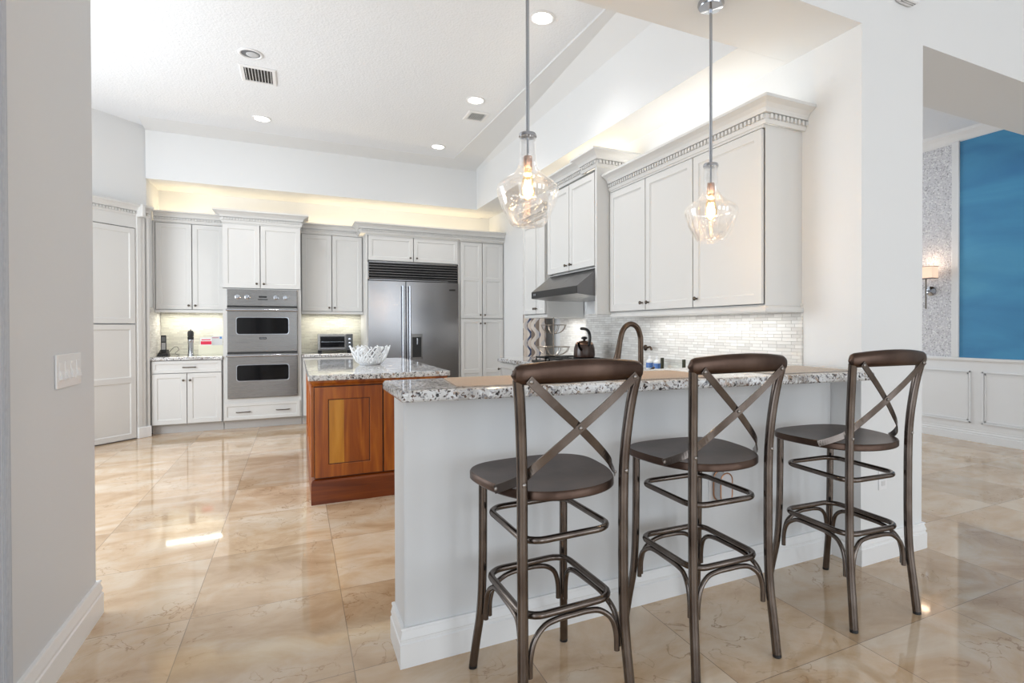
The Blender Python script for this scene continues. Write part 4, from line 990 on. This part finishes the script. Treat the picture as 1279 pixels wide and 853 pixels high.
for z in (1.817,1.953): b.box(6.537,6.663,3.692,3.903,z,z+.006)
b.build('shade_edging', M_knob, o)
MB().tube([(6.60,3.794,1.47),(6.60,3.794,1.82)], .008, 10).build('stem', M_knob, o, smooth='auto')
MB().tube([(6.60,3.794,1.68),(6.70,3.814,1.68)], .007, 10).build('arm', M_knob, o, smooth='auto')
MB().lathe([(.055,0),(.055,.015),(.04,.022),(.018,.03),(.018,.05),(.001,.05)], (XDW-.0005,3.814,1.68), 24, '-x').build('back_plate', M_chrome, o, smooth='auto')
l = bpy.data.lights.new('sconce_light', 'POINT'); l.energy = 1.0; l.color = (1,.72,.5); l.shadow_soft_size = .05
lo = bpy.data.objects.new('sconce_light', l); COL.objects.link(lo); lo.parent = o; lo.location = (6.60-XDW, -.036, .30)

# ------------------------------------------------------------------ counter items at the back
o = thing('cordless_phone', 'black cordless phone standing in its charger on the left counter', 'phone', (-1.50, 8.2, .9205))
MB().loft([[(-1.555,8.14,.9205),(-1.435,8.14,.9205),(-1.435,8.26,.9205),(-1.555,8.26,.9205)],[(-1.545,8.16,.955),(-1.445,8.16,.955),(-1.45,8.25,1.0),(-1.54,8.25,1.0)]]).build('charger_base', M_black, o, bevel=.006)
h = MB(); h.box(-1.523,-1.467,8.19,8.215,.955,1.18); hd = h.build('handset', M_black, o, bevel=.01, seg=3)
MB().box(-1.515,-1.475,8.187,8.191,1.10,1.16).build('phone_screen', plain('screen_grey',(.15,.16,.17),.15), hd)
MB().box(-1.515,-1.475,8.187,8.191,1.0,1.085).build('keypad', plain('keypad_grey',(.42,.42,.43),.4), hd)
MB().tube([(-1.45,8.25,.955),(-1.40,8.24,1.02),(-1.36,8.24,1.03),(-1.345,8.24,.99),(-1.38,8.22,.95),(-1.34,8.24,.925)], .003, 6, smooth=4).build('cord', M_black, o)
o = thing('pepper_mill', 'steel electric pepper mill with black top on the left counter', 'pepper mill', (-1.21, 8.2, .9205))
MB().lathe([(.001,0),(.034,0),(.034,.02),(.03,.025),(.03,.15),(.033,.155),(.033,.2)], (-1.21,8.2,.9205), 20).build('mill_body', M_chrome, o, smooth='auto')
MB().lathe([(.033,.20),(.034,.205),(.034,.235),(.030,.24),(.034,.25),(.035,.29),(.026,.312),(.006,.318),(.004,.335),(.001,.335)], (-1.21,8.2,.9205), 20).build('mill_top', M_black, o, smooth='auto')
o = thing('letter_holder', 'low cream letter holder on the left counter beside the ovens', 'holder', (-1.0, 8.26, .9205))
M_cream = plain('cream_box', (.80,.78,.62), .5)
MB().box(-1.13,-.855,8.22,8.232,.9205,1.045).box(-1.13,-.855,8.29,8.302,.9205,1.045).box(-1.13,-1.118,8.232,8.29,.9205,1.045).box(-.867,-.855,8.232,8.29,.9205,1.045).box(-1.118,-.867,8.232,8.29,.9205,.93).build('holder_box', M_cream, o)
o = thing('greeting_card', 'white card with a red block standing in the letter holder', 'card', (-1.05, 8.245, .931))
MB().box(-1.115,-.985,8.243,8.246,.931,1.145).build('card_sheet', M_white, o)
MB().box(-1.108,-.99,8.2424,8.2431,1.055,1.098).box(-1.10,-1.0,8.2424,8.2431,1.11,1.122).build('red_block', plain('card_red',(.75,.02,.07),.5), o)
o = thing('envelope', 'pale grey envelope with blue stamp standing in the letter holder', 'envelope', (-.93, 8.262, .931))
MB().box(-.99,-.87,8.26,8.263,.931,1.165).build('envelope_sheet', plain('envelope_grey',(.66,.66,.68),.6), o)
MB().box(-.90,-.876,8.2594,8.2601,1.128,1.155).build('stamp', plain('stamp_blue',(.08,.25,.6),.5), o)
MB().box(-.985,-.91,8.2594,8.2601,1.135,1.15).build('address_print', plain('print_red',(.5,.3,.35),.5), o)
o = thing('toaster_oven', 'steel toaster oven with glass door on the counter beside the refrigerator', 'toaster oven', (.5, 8.2, .9205))
MB().box(.275,.722,8.02,8.34,.955,1.185).build('oven_case', M_steel2, o, bevel=.008)
dr = MB().box(.285,.625,8.008,8.02,.968,1.175).build('oven_door', M_steel2, o, bevel=.003)
MB().box(.30,.612,8.004,8.009,1.0,1.15).build('door_glass', M_glassdark, dr)
MB().tube([(.30,7.985,.985),(.612,7.985,.985)], .007, 10).build('door_handle', M_chrome, dr, smooth='auto')
MB().box(.31,.602,8.0035,8.0045,1.073,1.076).build('rack_line', M_chrome, dr)
pn = MB().box(.632,.718,8.01,8.02,.962,1.178).build('control_panel', plain('toaster_panel',(.08,.085,.09),.3), o)
for z in (1.0,1.055,1.11): MB().lathe([(.016,0),(.015,.016),(.001,.017)], (.675,8.0105,z), 16, '-y').build('control_knob', M_chrome, pn, smooth='auto')
for x in (.30,.69):
    for y in (8.05,8.3): MB().box(x-.02,x+.02,y-.02,y+.02,.9205,.957).build('foot', M_black, o)

# ------------------------------------------------------------------ linen curtain at the left edge
b = MB(); n = 48; y0, y1 = 1.0, 2.13
fr = [(XL+.035+.022*math.sin(k/n*PI*9+.4), y0+(y1-y0)*k/n) for k in range(n+1)]
bk = [(x-.004, y) for x, y in reversed(fr)]
b.prism(fr+bk, .015, 3.3)
tag(b.build('curtain', M_linen), 'blue-grey linen curtain at the left edge beside the switch wall', 'curtain')

# ------------------------------------------------------------------ cabinet lighting (warm cove strips, under-cabinet strips)
WARM = (1.0, .80, .50); SOFT = (1.0, .96, .84)
def strip(name, x, y, z, sx, sy, power, col, upw):
    area(name, (x,y,z), (R(180) if upw else 0, 0, 0), sx, sy, power, col)
strip('cove_strip_left', -1.19, 8.27, 2.62, .70, .06, 1.5, WARM, True)
strip('cove_strip_ovens', -.375, 8.25, 2.62, .84, .06, 1.1, WARM, True)
strip('cove_strip_middle', .47, 8.27, 2.60, .74, .06, 1.5, WARM, True)
strip('cove_strip_refrigerator', 1.85, 8.22, 2.60, 1.9, .06, 3.4, WARM, True)
strip('cove_strip_right', 2.56, 3.07, 2.45, .06, 1.5, 2.0, (1,.94,.84), True)
strip('cove_strip_hood', 2.56, 4.4, 2.64, .06, .85, 1.5, (1,.82,.55), True)
strip('cove_strip_corner', 2.62, 5.5, 2.5, .06, .6, 1.2, (1,.82,.55), True)
strip('under_cabinet_left', -1.19, 8.25, 1.455, .6, .05, 1.9, SOFT, False)
strip('under_cabinet_middle', .47, 8.25, 1.45, .65, .05, 1.9, SOFT, False)
strip('under_cabinet_right', 2.56, 3.0, 1.345, .05, 1.3, 1.4, (1,.98,.94), False)
strip('under_cabinet_corner', 2.66, 5.3, 1.365, .05, .4, 1.2, (1,.98,.94), False)
